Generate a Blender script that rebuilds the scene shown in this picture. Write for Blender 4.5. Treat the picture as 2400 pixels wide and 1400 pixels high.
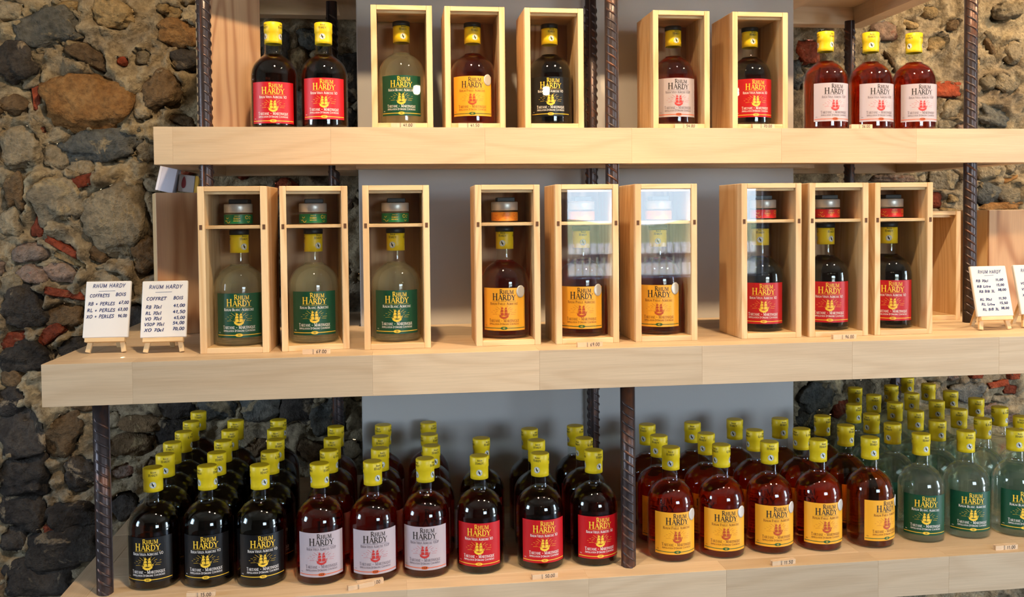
import bpy, bmesh, math, random
from mathutils import Matrix, Vector, noise

# ------------------------------------------------------------------ scene, camera, world, lights
for _o in list(bpy.data.objects):
    bpy.data.objects.remove(_o)
SC = bpy.context.scene
COL = SC.collection
rnd = random.Random(11)

EYE = 1.45
YAW, PITCH, ROLL = 0.12795, 0.03182, 0.00966
def camera_axes():
    cy, sy, cp, sp = math.cos(YAW), math.sin(YAW), math.cos(PITCH), math.sin(PITCH)
    fwd = Vector((sy*cp, cy*cp, -sp)); right = Vector((cy, -sy, 0)); up = right.cross(fwd)
    c, s = math.cos(ROLL), math.sin(ROLL)
    return c*right - s*up, s*right + c*up, fwd
_r, _u, _f = camera_axes()
cam = bpy.data.cameras.new('camera'); cam_ob = bpy.data.objects.new('camera', cam); COL.objects.link(cam_ob)
M = Matrix(((_r.x, _u.x, -_f.x, 0), (_r.y, _u.y, -_f.y, 0), (_r.z, _u.z, -_f.z, EYE), (0, 0, 0, 1)))
cam_ob.matrix_world = M
cam.sensor_width = 36.0
cam.lens = 2141.8/2400*36.0
cam.shift_y = -129.7/2400
cam.clip_start = 0.02
cam.dof.use_dof = True
cam.dof.focus_distance = 1.66
cam.dof.aperture_fstop = 11.0
SC.camera = cam_ob

SC.view_settings.view_transform = 'Standard'
SC.view_settings.look = 'None'
SC.view_settings.gamma = 1.0
SC.view_settings.use_curve_mapping = False
SC.view_settings.exposure = 0.85
cy = SC.cycles
cy.max_bounces = 10; cy.diffuse_bounces = 3; cy.glossy_bounces = 4; cy.transmission_bounces = 8; cy.transparent_max_bounces = 24
cy.caustics_reflective = False
cy.use_adaptive_sampling = True; cy.adaptive_threshold = 0.025

SKY = 14.0
wd = bpy.data.worlds.new('sky'); SC.world = wd; wd.use_nodes = True
_nt = wd.node_tree; _nt.nodes.clear()
_out = _nt.nodes.new('ShaderNodeOutputWorld'); _bg = _nt.nodes.new('ShaderNodeBackground')
_tc = _nt.nodes.new('ShaderNodeTexCoord'); _sep = _nt.nodes.new('ShaderNodeSeparateXYZ'); _rmp = _nt.nodes.new('ShaderNodeValToRGB')
_rmp.color_ramp.elements[0].position = 0.0; _rmp.color_ramp.elements[0].color = (0.72, 0.87, 1.0, 1)
_rmp.color_ramp.elements[1].position = 0.6; _rmp.color_ramp.elements[1].color = (0.36, 0.60, 1.0, 1)
_nt.links.new(_tc.outputs['Generated'], _sep.inputs[0]); _nt.links.new(_sep.outputs['Z'], _rmp.inputs[0])
_nt.links.new(_rmp.outputs[0], _bg.inputs[0]); _bg.inputs[1].default_value = SKY
_nt.links.new(_bg.outputs[0], _out.inputs[0])

def portal(name, loc, rot, sx, sy):
    l = bpy.data.lights.new(name, 'AREA'); l.shape = 'RECTANGLE'; l.size = sx; l.size_y = sy
    l.cycles.is_portal = True
    o = bpy.data.objects.new(name, l); o.location = loc; o.rotation_euler = rot; COL.objects.link(o)
portal('portal_window', (1.72, -2.53, 1.52), (math.radians(90), 0, 0), 1.24, 0.96)
portal('portal_door', (4.03, 0.02, 1.05), (0, math.radians(90), 0), 2.1, 0.64)
portal('portal_left', (-3.03, 0.55, 1.60), (0, math.radians(-90), 0), 0.9, 0.8)

sun = bpy.data.lights.new('sun', 'SUN'); sun.energy = 36.0; sun.color = (1.0, 0.95, 0.86); sun.angle = 0.009
sun_ob = bpy.data.objects.new('sun', sun); COL.objects.link(sun_ob); sun_ob.rotation_euler = (math.radians(-32), math.radians(3), 0)   # high, from behind the shop
# warm ceiling spots: (x, y, z), aim, watts, cone
SPOTS = [((-0.05, 1.06, 2.55), (-0.25, 1.98, 1.60), 37, 94),
         ((0.70, 1.06, 2.55), (0.66, 1.9, 1.50), 46, 86),
         ((1.45, 1.06, 2.55), (1.25, 2.0, 1.45), 20, 84),
         ((2.10, 1.70, 2.50), (1.55, 2.3, 1.50), 34, 92)]
WARM = (1.0, 0.72, 0.42)

# ------------------------------------------------------------------ helpers
def lin(r, g, b, a=1.0):
    def f(c):
        c /= 255.0
        return c/12.92 if c <= 0.04045 else ((c+0.055)/1.055)**2.4
    return (f(r), f(g), f(b), a)

def obj(name, me, parent=None, loc=(0, 0, 0), rot=(0, 0, 0)):
    o = bpy.data.objects.new(name, me); COL.objects.link(o)
    o.location = loc; o.rotation_euler = rot
    if parent is not None: o.parent = parent
    return o
def thing(name, label, cat, loc=(0, 0, 0), rotz=0.0, group=None):
    o = obj(name, None, None, loc, (0, 0, rotz)); o.empty_display_size = 0.02
    return tag(o, label, cat, group)
def tag(o, label, cat, group=None):
    o['label'] = label; o['category'] = cat
    if group: o['group'] = group
    return o
def struct(o):
    o['kind'] = 'structure'; return o

class MB:
    def __init__(s): s.v = []; s.f = []; s.sm = []
    def quadlist(s, quads, fn, smooth=False):
        for q in quads:
            b = len(s.v); s.v += [fn(x, y) for x, y in q]; s.f.append(tuple(range(b, b+len(q)))); s.sm.append(smooth)
        return s
    def box(s, x0, x1, y0, y1, z0, z1, c=0.0):
        """axis box with chamfer c"""
        b = len(s.v)
        if c <= 0:
            s.v += [(x, y, z) for x in (x0, x1) for y in (y0, y1) for z in (z0, z1)]
            for f in ((0, 1, 3, 2), (4, 6, 7, 5), (0, 4, 5, 1), (2, 3, 7, 6), (0, 2, 6, 4), (1, 5, 7, 3)):
                s.f.append(tuple(b+i for i in f)); s.sm.append(False)
            return s
        idx = {}
        for ix, (x, sx) in enumerate(((x0, 1), (x1, -1))):
            for iy, (y, sy) in enumerate(((y0, 1), (y1, -1))):
                for iz, (z, sz) in enumerate(((z0, 1), (z1, -1))):
                    idx[ix, iy, iz, 0] = len(s.v); s.v.append((x, y+sy*c, z+sz*c))
                    idx[ix, iy, iz, 1] = len(s.v); s.v.append((x+sx*c, y, z+sz*c))
                    idx[ix, iy, iz, 2] = len(s.v); s.v.append((x+sx*c, y+sy*c, z))
        def face(l): s.f.append(tuple(l)); s.sm.append(False)
        for i in (0, 1):
            face([idx[i, a, d, 0] for a, d in ((0, 0), (0, 1), (1, 1), (1, 0))][::(1 if i == 0 else -1)])
            face([idx[a, i, d, 1] for a, d in ((0, 0), (1, 0), (1, 1), (0, 1))][::(1 if i == 0 else -1)])
            face([idx[a, d, i, 2] for a, d in ((0, 0), (0, 1), (1, 1), (1, 0))][::(1 if i == 0 else -1)])
        for a in (0, 1):
            for d in (0, 1):
                face([idx[a, d, 0, 0], idx[a, d, 1, 0], idx[a, d, 1, 1], idx[a, d, 0, 1]])
                face([idx[a, 0, d, 0], idx[a, 1, d, 0], idx[a, 1, d, 2], idx[a, 0, d, 2]])
                face([idx[0, a, d, 1], idx[1, a, d, 1], idx[1, a, d, 2], idx[0, a, d, 2]])
        for a in (0, 1):
            for d in (0, 1):
                for e in (0, 1): face([idx[a, d, e, 0], idx[a, d, e, 1], idx[a, d, e, 2]])
        return s
    def lathe(s, prof, n=40, closed=True):
        """prof: list of (r, z) bottom to top; r 0 ends close it"""
        b = len(s.v); rows = []
        for r, z in prof:
            if r <= 1e-6: rows.append([len(s.v)]); s.v.append((0, 0, z))
            else:
                rows.append(list(range(len(s.v), len(s.v)+n)))
                s.v += [(r*math.cos(2*math.pi*i/n), r*math.sin(2*math.pi*i/n), z) for i in range(n)]
        for A, B in zip(rows, rows[1:]):
            for i in range(n):
                j = (i+1) % n
                if len(A) == 1 and len(B) == 1: continue
                if len(A) == 1: f = (A[0], B[j], B[i])
                elif len(B) == 1: f = (A[i], A[j], B[0])
                else: f = (A[i], A[j], B[j], B[i])
                s.f.append(f); s.sm.append(True)
        return s
    def tube(s, pts, r, n=8, flat_ends=True):
        pts = [Vector(p) for p in pts]; b0 = len(s.v); rings = []
        for i, p in enumerate(pts):
            d = (pts[min(i+1, len(pts)-1)] - pts[max(i-1, 0)]).normalized()
            a = d.cross(Vector((0, 0, 1)))
            if a.length < 1e-3: a = d.cross(Vector((1, 0, 0)))
            a.normalize(); c = d.cross(a)
            rings.append(list(range(len(s.v), len(s.v)+n)))
            s.v += [tuple(p + r*(math.cos(2*math.pi*k/n)*a + math.sin(2*math.pi*k/n)*c)) for k in range(n)]
        for A, B in zip(rings, rings[1:]):
            for k in range(n):
                s.f.append((A[k], A[(k+1) % n], B[(k+1) % n], B[k])); s.sm.append(True)
        s.f.append(tuple(rings[0])); s.sm.append(False); s.f.append(tuple(rings[-1][::-1])); s.sm.append(False)
        return s
    def xform(s, m, start=0):
        for i in range(start, len(s.v)): s.v[i] = tuple(m @ Vector(s.v[i]))
        return s
    def mesh(s, name, mat, recalc=True):
        me = bpy.data.meshes.new(name); me.from_pydata(s.v, [], s.f); me.validate()
        if recalc:
            bm = bmesh.new(); bm.from_mesh(me); bmesh.ops.recalc_face_normals(bm, faces=bm.faces); bm.to_mesh(me); bm.free()
        if len(me.polygons) == len(s.sm): me.polygons.foreach_set('use_smooth', s.sm)
        if mat: me.materials.append(mat)
        me.update(); return me

# ------------------------------------------------------------------ materials
class NT:
    def __init__(s, name):
        s.m = bpy.data.materials.new(name); s.m.use_nodes = True; s.t = s.m.node_tree; s.t.nodes.clear()
        s.out = s.n('ShaderNodeOutputMaterial')
    def n(s, typ, **kw):
        x = s.t.nodes.new(typ)
        for k, v in kw.items(): setattr(x, k, v)
        return x
    def l(s, a, b): s.t.links.new(a, b)
    def math(s, op, a, b=None):
        x = s.n('ShaderNodeMath', operation=op)
        for i, q in enumerate((a, b)):
            if q is None: continue
            if isinstance(q, (int, float)): x.inputs[i].default_value = q
            else: s.l(q, x.inputs[i])
        return x.outputs[0]
    def mix(s, fac, a, b, blend='MIX'):
        x = s.n('ShaderNodeMix', data_type='RGBA', blend_type=blend)
        for sock, q in ((x.inputs[0], fac), (x.inputs[6], a), (x.inputs[7], b)):
            if hasattr(q, 'is_linked'): s.l(q, sock)
            else: sock.default_value = q
        return x.outputs[2]
    def noise(s, vec, scale, detail=3, rough=0.55, dist=0.0):
        x = s.n('ShaderNodeTexNoise'); x.inputs['Scale'].default_value = scale; x.inputs['Detail'].default_value = detail
        x.inputs['Roughness'].default_value = rough; x.inputs['Distortion'].default_value = dist
        if vec is not None: s.l(vec, x.inputs['Vector'])
        return x.outputs['Fac']
    def ramp(s, fac, p0, p1, c0=(0, 0, 0, 1), c1=(1, 1, 1, 1)):
        x = s.n('ShaderNodeValToRGB'); e = x.color_ramp.elements
        e[0].position, e[1].position = p0, p1; e[0].color, e[1].color = c0, c1
        s.l(fac, x.inputs[0]); return x.outputs[0]
    def bsdf(s, col, rough=0.6, metal=0.0, spec=0.5, bump=None, bstr=0.3, bdist=0.002):
        b = s.n('ShaderNodeBsdfPrincipled')
        for sock, q in ((b.inputs['Base Color'], col), (b.inputs['Roughness'], rough), (b.inputs['Metallic'], metal)):
            if hasattr(q, 'is_linked'): s.l(q, sock)
            else: sock.default_value = q
        b.inputs['Specular IOR Level'].default_value = spec
        if bump is not None:
            x = s.n('ShaderNodeBump'); x.inputs['Strength'].default_value = bstr; x.inputs['Distance'].default_value = bdist
            s.l(bump, x.inputs['Height']); s.l(x.outputs[0], b.inputs['Normal'])
        s.l(b.outputs[0], s.out.inputs[0]); return b

def plain(name, col, rough=0.6, metal=0.0, spec=0.5):
    t = NT(name); t.bsdf(col, rough, metal, spec); return t.m

def coords(t, scale, jitter=7.0):
    tc = t.n('ShaderNodeTexCoord'); oi = t.n('ShaderNodeObjectInfo')
    mp = t.n('ShaderNodeMapping'); mp.inputs['Scale'].default_value = scale
    cb = t.n('ShaderNodeCombineXYZ')
    for i, k in enumerate((1.0, 3.7, 9.1)): t.l(t.math('MULTIPLY', oi.outputs['Random'], jitter*k), cb.inputs[i])
    t.l(tc.outputs['Object'], mp.inputs['Vector']); t.l(cb.outputs[0], mp.inputs['Location'])
    return mp.outputs[0], oi.outputs['Random']

def wood(name, light, dark, axis, ring=26.0, rough=0.55, contrast=0.5, tone=0.16, knots=True):
    """flat-sawn softwood, grain along axis (0 x, 1 y, 2 z)"""
    t = NT(name)
    sc = [1.0, 1.0, 1.0]; sc[axis] = 0.13
    v, rd = coords(t, tuple(sc))
    n1 = t.noise(v, 9.0, 1.5, 0.5, 0.4)
    ringv = t.math('SINE', t.math('MULTIPLY', n1, ring*3.0))
    ringv = t.math('POWER', t.math('ADD', t.math('MULTIPLY', ringv, 0.5), 0.5), 2.2)
    sc2 = [1.0, 1.0, 1.0]; sc2[axis] = 0.03
    v2, _ = coords(t, tuple(sc2))
    fib = t.noise(v2, 420.0, 3.0, 0.6)
    col = t.mix(t.math('MULTIPLY', ringv, contrast), light, dark)
    fibr = t.ramp(fib, 0.3, 0.75, (0.80, 0.80, 0.80, 1), (1.08, 1.08, 1.08, 1))
    col = t.mix(0.55, col, fibr, 'MULTIPLY')
    big = t.noise(v, 3.0, 2.0)
    col = t.mix(t.math('MULTIPLY', big, 0.35), col, (dark[0]*1.1, dark[1]*1.0, dark[2]*0.95, 1))
    tn = t.math('ADD', t.math('MULTIPLY', rd, tone), 1.0-tone*0.6)
    cb = t.n('ShaderNodeCombineColor')
    for i in range(3): t.l(tn, cb.inputs[i])
    col = t.mix(1.0, col, cb.outputs[0], 'MULTIPLY')
    t.bsdf(col, rough, 0, 0.35, fib, 0.12, 0.0006)
    return t.m

PALE, PALE_D = lin(214, 190, 158), lin(188, 158, 124)
PINE, PINE_D = lin(240, 208, 160), lin(210, 162, 108)
M_shelf_x = wood('shelf_wood_x', PALE, PALE_D, 0, 22, 0.5, 0.34, 0.20)
M_shelf_y = wood('shelf_wood_y', PALE, PALE_D, 1, 22, 0.5, 0.30, 0.20)
M_pine_z = wood('pine_z', PINE, PINE_D, 2, 30, 0.5, 0.55, 0.18)
M_pine_x = wood('pine_x', PINE, PINE_D, 0, 30, 0.5, 0.45, 0.15)
M_cedar_z = wood('pine_back_z', lin(212, 170, 128), lin(160, 108, 70), 2, 26, 0.5, 0.75, 0.15)
M_peg = wood('peg_wood', lin(232, 205, 170), lin(205, 165, 125), 0, 20, 0.6, 0.3, 0.1)
M_easel = wood('easel_wood', lin(238, 208, 160), lin(212, 168, 112), 2, 20, 0.6, 0.35, 0.08)
M_easel_x = wood('easel_wood_x', lin(238, 208, 160), lin(212, 168, 112), 0, 20, 0.6, 0.35, 0.08)

def thin_glass(name, tint, ior=1.55, rough=0.0):
    t = NT(name)
    tr = t.n('ShaderNodeBsdfTransparent'); tr.inputs[0].default_value = tint
    gl = t.n('ShaderNodeBsdfGlossy'); gl.inputs['Color'].default_value = (1, 1, 1, 1); gl.inputs['Roughness'].default_value = rough
    fr = t.n('ShaderNodeFresnel'); fr.inputs[0].default_value = ior
    geo = t.n('ShaderNodeNewGeometry')
    fac = t.math('MULTIPLY', fr.outputs[0], t.math('SUBTRACT', 1.0, geo.outputs['Backfacing']))
    mx = t.n('ShaderNodeMixShader'); t.l(fac, mx.inputs[0]); t.l(tr.outputs[0], mx.inputs[1]); t.l(gl.outputs[0], mx.inputs[2])
    t.l(mx.outputs[0], t.out.inputs[0]); return t.m
M_glass = thin_glass('bottle_glass', (0.93, 0.96, 0.94, 1), 1.52, 0.015)
M_pane = thin_glass('acrylic_pane', (0.98, 0.98, 0.97, 1), 1.45, 0.015)

def liquid(name, col, ior=1.3, clear=0.0, brighten=0.0, hcol=(0.9, 0.9, 0.8, 1)):
    """refracting liquid; clear = share of light that passes straight on"""
    t = NT(name); b = t.bsdf(col, 0.0, 0.0, 0.3); b.inputs['Transmission Weight'].default_value = 1.0; b.inputs['IOR'].default_value = ior
    if clear:
        tr = t.n('ShaderNodeBsdfTransparent'); tr.inputs[0].default_value = col; mx = t.n('ShaderNodeMixShader'); mx.inputs[0].default_value = clear
        t.l(b.outputs[0], mx.inputs[1]); t.l(tr.outputs[0], mx.inputs[2]); t.l(mx.outputs[0], t.out.inputs[0])
        if brighten:        # diffuse share mixed into the colour so clear rum looks brighter lit
            df = t.n('ShaderNodeBsdfDiffuse'); df.inputs[0].default_value = hcol; m2 = t.n('ShaderNodeMixShader'); m2.inputs[0].default_value = brighten
            t.l(mx.outputs[0], m2.inputs[1]); t.l(df.outputs[0], m2.inputs[2]); t.l(m2.outputs[0], t.out.inputs[0])
    return t.m
M_liq = {'VO': liquid('rum_dark', (0.07, 0.012, 0.004, 1)), 'XO': liquid('rum_mahogany', (0.13, 0.016, 0.005, 1)),
         'VS': liquid('rum_amber_red', (0.64, 0.060, 0.010, 1), 1.3, 0.30), 'YE': liquid('rum_amber', (0.70, 0.150, 0.022, 1), 1.3, 0.30),
         'GR': liquid('rum_clear', (0.97, 0.98, 0.90, 1), 1.3, 0.5, 0.045, (0.92, 0.94, 0.74, 1))}

M_cap = plain('cap_yellow', lin(248, 210, 26), 0.42)
M_black = plain('black_plastic', lin(22, 22, 24), 0.45)
M_ink = plain('print_dark', lin(48, 38, 18), 0.5)
M_badge = plain('badge_white', lin(238, 236, 230), 0.5)
M_gold = plain('print_gold', lin(246, 202, 62), 0.42)
M_white_ink = plain('print_white', lin(236, 230, 224), 0.5)
M_grey_ink = plain('print_grey', lin(120, 108, 116), 0.5)
M_brown_ink = plain('print_brown', lin(150, 92, 30), 0.5)
M_dark_ink = plain('print_charcoal', lin(52, 42, 36), 0.5)
M_red_ink = plain('print_red', lin(196, 54, 50), 0.5)
M_rust_ink = plain('print_rust', lin(190, 78, 30), 0.5)
M_green_ink = plain('print_green', lin(40, 92, 46), 0.5)
M_orange_ink = plain('print_orange', lin(226, 96, 34), 0.5)
M_pen = plain('pen_blue', lin(38, 56, 112), 0.5)
M_penblk = plain('pen_black', lin(40, 36, 44), 0.5)
M_paper = {'VO': plain('label_black', lin(15, 14, 15), 0.36), 'XO': plain('label_red', lin(194, 14, 24), 0.42),
           'VS': plain('label_lilac_white', lin(188, 174, 180), 0.45), 'YE': plain('label_yellow', lin(248, 176, 44), 0.42),
           'GR': plain('label_green', lin(4, 74, 48), 0.4)}
M_silver = plain('brushed_metal', lin(206, 202, 196), 0.38, 0.55)
M_medal = plain('medal_silver', lin(212, 206, 198), 0.4, 0.35)
M_canvas = plain('canvas_white', lin(226, 221, 216), 0.8)
M_steel = plain('spring_steel', lin(150, 150, 150), 0.35, 0.9)

def rebar_mat():
    t = NT('rebar_steel'); v, rd = coords(t, (1, 1, 0.5))
    n = t.noise(v, 22.0, 4.0, 0.65); n2 = t.noise(v, 160.0, 2.0)
    rust = t.ramp(n, 0.50, 0.68)
    col = t.mix(rust, lin(78, 68, 68), lin(132, 82, 54)); col = t.mix(t.math('MULTIPLY', n2, 0.5), col, lin(40, 30, 30))
    t.bsdf(col, t.math('ADD', t.math('MULTIPLY', n, 0.3), 0.22), 0.55, 0.5, n2, 0.25, 0.001); return t.m
M_rebar = rebar_mat()

# ------------------------------------------------------------------ the setting: stone wall, pillar, room
ZB, ZM, ZT, Z4 = 0.805, 1.212, 1.618, 1.930          # shelf tops (Z4: underside of the highest one)
YB, YM, YT = 1.565, 1.568, 1.764                      # shelf fronts
TH = 0.07
WALL = 2.335

def stone_mat(name, a, b, c, spk=0.5, patch=17.0):
    t = NT(name); v, rd = coords(t, (1, 1, 1), 5.0)
    n1 = t.noise(v, 14.0, 5.0, 0.62); n2 = t.noise(v, 75.0, 4.0, 0.65); n3 = t.noise(v, patch, 5.0, 0.62, 0.8)
    col = t.mix(t.ramp(n1, 0.35, 0.65), a, b)
    col = t.mix(t.math('MULTIPLY', t.ramp(n3, 0.585, 0.64), spk), col, c)
    dk = t.ramp(n2, 0.30, 0.62, (0.35, 0.34, 0.33, 1), (1.1, 1.1, 1.1, 1)); col = t.mix(0.7, col, dk, 'MULTIPLY')
    tn = t.math('ADD', t.math('MULTIPLY', rd, 0.45), 0.66)
    cb = t.n('ShaderNodeCombineColor')
    for i in range(3): t.l(tn, cb.inputs[i])
    col = t.mix(1.0, col, cb.outputs[0], 'MULTIPLY')
    h = t.math('ADD', n2, t.math('MULTIPLY', n3, 1.5))
    t.bsdf(col, 0.9, 0, 0.15, h, 1.0, 0.010); return t.m
LIME = lin(188, 164, 122)
M_stone = {'b': stone_mat('stone_slate', lin(92, 94, 92), lin(126, 120, 108), LIME, 0.6),
           'd': stone_mat('stone_dark', lin(58, 53, 50), lin(86, 78, 70), lin(170, 150, 122), 0.8, 13.0),
           'g': stone_mat('stone_grey', lin(140, 128, 108), lin(170, 152, 122), LIME, 0.7),
           'o': stone_mat('stone_ochre', lin(146, 102, 58), lin(164, 126, 82), lin(92, 62, 42), 0.5),
           'u': stone_mat('stone_umber', lin(104, 84, 62), lin(138, 112, 82), LIME, 0.7),
           't': stone_mat('stone_tan', lin(150, 126, 88), lin(178, 150, 106), lin(110, 90, 62), 0.4),
           'p': stone_mat('stone_pinkish', lin(158, 128, 108), lin(142, 126, 114), lin(150, 84, 60), 0.5),
           'r': stone_mat('brick_red', lin(162, 74, 46), lin(140, 72, 52), LIME, 0.35)}
def mortar_mat():
    t = NT('lime_mortar'); tc = t.n('ShaderNodeTexCoord'); v = tc.outputs['Object']
    n1 = t.noise(v, 5.0, 4.0, 0.6); n2 = t.noise(v, 60.0, 5.0, 0.7); n3 = t.noise(v, 19.0, 4.0, 0.6, 0.8)
    col = t.mix(t.ramp(n1, 0.35, 0.68), lin(186, 168, 136), lin(140, 124, 104))
    col = t.mix(t.math('MULTIPLY', t.ramp(n3, 0.56, 0.7), 0.75), col, lin(104, 92, 78))
    dk = t.ramp(n2, 0.32, 0.62, (0.32, 0.30, 0.28, 1), (1.12, 1.12, 1.1, 1)); col = t.mix(0.7, col, dk, 'MULTIPLY')
    h = t.math('ADD', n2, t.math('MULTIPLY', n3, 1.2))
    t.bsdf(col, 0.95, 0, 0.05, h, 1.0, 0.012); return t.m
M_mortar = mortar_mat()

import numpy as np
STONES=[(-0.811,1.905,0.076,0.049,20,'b'),(-0.732,1.734,0.102,0.07,-8,'o'),(-0.666,1.941,0.048,0.031,-10,'t'),(-0.513,1.9,0.056,0.031,-12,'o'),(-0.503,1.837,0.037,0.028,0,'d'),(-0.891,1.823,0.043,0.043,20,'d'),(-0.726,1.842,0.055,0.023,-28,'u'),(-0.561,1.757,0.051,0.041,30,'u'),(-0.701,1.625,0.096,0.041,4,'b'),(-0.899,1.722,0.037,0.022,0,'u'),(-0.891,1.625,0.05,0.055,0,'g'),(-0.851,1.74,0.007,0.025,4,'r'),(-0.838,1.665,0.006,0.008,0,'r'),(-0.532,1.951,0.023,0.018,0,'t'),(-0.512,1.689,0.032,0.013,-15,'u'),(-0.896,1.948,0.032,0.026,0,'g'),(-0.806,1.605,0.035,0.032,0,'g'),(-0.747,1.57,0.032,0.017,0,'g'),(-0.601,1.721,0.018,0.032,0,'g'),(-0.595,1.613,0.026,0.029,0,'g'),(-0.776,1.959,0.032,0.012,10,'t'),(-0.604,1.843,0.02,0.018,0,'g'),(-0.862,1.783,0.026,0.02,10,'g'),(-0.527,1.651,0.018,0.018,0,'u'),(-0.551,1.96,0.015,0.012,0,'t'),(-0.67,1.45,0.085,0.09,0,'g'),(-0.804,1.499,0.063,0.06,10,'g'),(-0.898,1.514,0.023,0.045,0,'u'),(-0.736,1.542,0.024,0.012,15,'r'),(-0.849,1.431,0.02,0.029,-30,'r'),(-0.872,1.369,0.04,0.025,5,'p'),(-0.863,1.318,0.036,0.022,-5,'p'),(-0.912,1.29,0.029,0.025,0,'g'),(-0.79,1.381,0.038,0.007,-30,'r'),(-0.778,1.35,0.046,0.01,-27,'t'),(-0.796,1.319,0.04,0.023,-10,'p'),(-0.692,1.271,0.066,0.055,0,'g'),(-0.602,1.358,0.035,0.042,15,'u'),(-0.883,1.235,0.053,0.049,0,'d'),(-0.786,1.266,0.044,0.008,-10,'r'),(-0.799,1.215,0.047,0.035,15,'u'),(-0.829,1.17,0.036,0.014,35,'r'),(-0.882,1.119,0.051,0.035,0,'d'),(-0.778,1.137,0.044,0.022,20,'d'),(-0.911,1.446,0.022,0.032,0,'g'),(-0.714,1.36,0.026,0.018,-20,'u'),(-0.908,1.159,0.029,0.018,0,'r'),(-0.627,1.196,0.044,0.044,0,'d'),(-0.918,1.069,0.025,0.022,0,'u'),(-0.89,0.936,0.051,0.058,20,'d'),(-0.801,0.932,0.04,0.051,-30,'u'),(-0.896,0.83,0.055,0.047,0,'d'),(-0.765,0.831,0.037,0.035,10,'d'),(-0.778,0.728,0.051,0.031,0,'d'),(-0.895,0.738,0.055,0.04,-10,'d'),(-0.797,0.655,0.081,0.042,8,'d'),(-0.865,0.581,0.07,0.042,0,'d'),(-0.651,0.893,0.059,0.028,10,'u'),(-0.621,0.947,0.055,0.022,-5,'u'),(-0.67,0.827,0.03,0.017,10,'p'),(-0.823,0.702,0.022,0.007,8,'r'),(-0.75,0.997,0.04,0.018,0,'u'),(-0.916,1.01,0.033,0.033,0,'d'),(-0.665,0.744,0.033,0.033,0,'d'),(-0.535,0.981,0.041,0.022,0,'d'),(-0.537,0.922,0.045,0.03,0,'d'),(-0.438,0.982,0.045,0.034,0,'b'),(-0.337,0.982,0.053,0.038,10,'b'),(-0.245,0.971,0.042,0.042,-10,'d'),(-0.171,0.945,0.046,0.046,0,'b'),(-0.924,0.673,0.026,0.033,0,'d'),(-0.287,1.864,0.042,0.047,0,'d'),(-0.227,1.813,0.04,0.052,10,'u'),(-0.2,1.891,0.036,0.029,0,'b'),(-0.119,1.793,0.036,0.063,0,'d'),(-0.239,1.724,0.044,0.033,0,'b'),(-0.131,1.693,0.036,0.032,0,'d'),(1.315,1.932,0.039,0.023,-12,'p'),(1.1,1.875,0.035,0.032,0,'r'),(1.064,1.818,0.027,0.04,15,'b'),(1.665,1.993,0.042,0.021,10,'g'),(1.687,1.883,0.023,0.03,0,'g'),(1.51,1.729,0.036,0.024,10,'g'),(1.626,1.706,0.054,0.028,-15,'b'),(1.492,1.777,0.033,0.017,0,'r'),(1.509,1.952,0.019,0.014,20,'u'),(1.611,1.796,0.024,0.019,0,'g'),(1.621,1.902,0.007,0.038,28,'u'),(1.388,1.953,0.024,0.01,-20,'t'),(1.461,1.904,0.027,0.021,10,'t'),(1.425,1.821,0.021,0.015,0,'t'),(1.659,1.796,0.035,0.021,-25,'g'),(1.569,1.843,0.014,0.021,0,'t'),(1.146,1.922,0.024,0.014,0,'b'),(1.496,1.685,0.031,0.014,0,'g'),(1.442,1.985,0.027,0.017,0,'t'),(1.33,1.851,0.005,0.031,32,'u'),(1.493,1.536,0.043,0.027,-10,'g'),(1.617,1.497,0.039,0.029,-15,'b'),(1.682,1.494,0.037,0.034,10,'g'),(1.651,1.456,0.06,0.014,4,'o'),(1.465,1.48,0.026,0.02,-15,'r'),(1.619,1.551,0.034,0.018,15,'g'),(1.687,1.534,0.026,0.006,20,'o'),(1.338,1.537,0.059,0.012,-5,'p'),(1.426,1.539,0.013,0.014,0,'g'),(1.51,1.482,0.014,0.012,0,'t'),(1.496,1.446,0.029,0.009,-8,'t'),(1.687,1.562,0.016,0.013,0,'g'),(1.699,1.394,0.015,0.024,0,'o'),(1.698,1.34,0.015,0.021,0,'g'),(1.685,1.323,0.015,0.009,0,'g'),(1.114,0.953,0.055,0.041,15,'b'),(1.178,0.978,0.03,0.025,-20,'g'),(1.094,0.892,0.036,0.027,0,'b'),(1.26,0.97,0.033,0.022,0,'g'),(1.556,0.948,0.053,0.026,5,'b'),(1.648,0.966,0.027,0.007,8,'r'),(1.694,0.951,0.021,0.011,-5,'r'),(1.514,0.989,0.017,0.01,0,'p'),(1.66,0.925,0.025,0.011,-8,'g'),(1.586,0.994,0.014,0.006,0,'r'),(1.696,0.987,0.014,0.007,0,'r'),(1.457,0.969,0.017,0.014,10,'t'),(1.691,0.869,0.023,0.017,0,'p'),(1.621,0.9,0.025,0.014,12,'p'),(1.349,0.972,0.022,0.017,0,'g')]
STONES = [(x, z, a*(1.28 if k == 'd' and z < 1.2 else 1.12), b*(1.28 if k == 'd' and z < 1.2 else 1.12), r, k) for x, z, a, b, r, k in STONES]
PLACED = [(x, z, max(a, b)*0.55+min(a, b)*0.45) for x, z, a, b, r, k in STONES]
_k = 0
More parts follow.
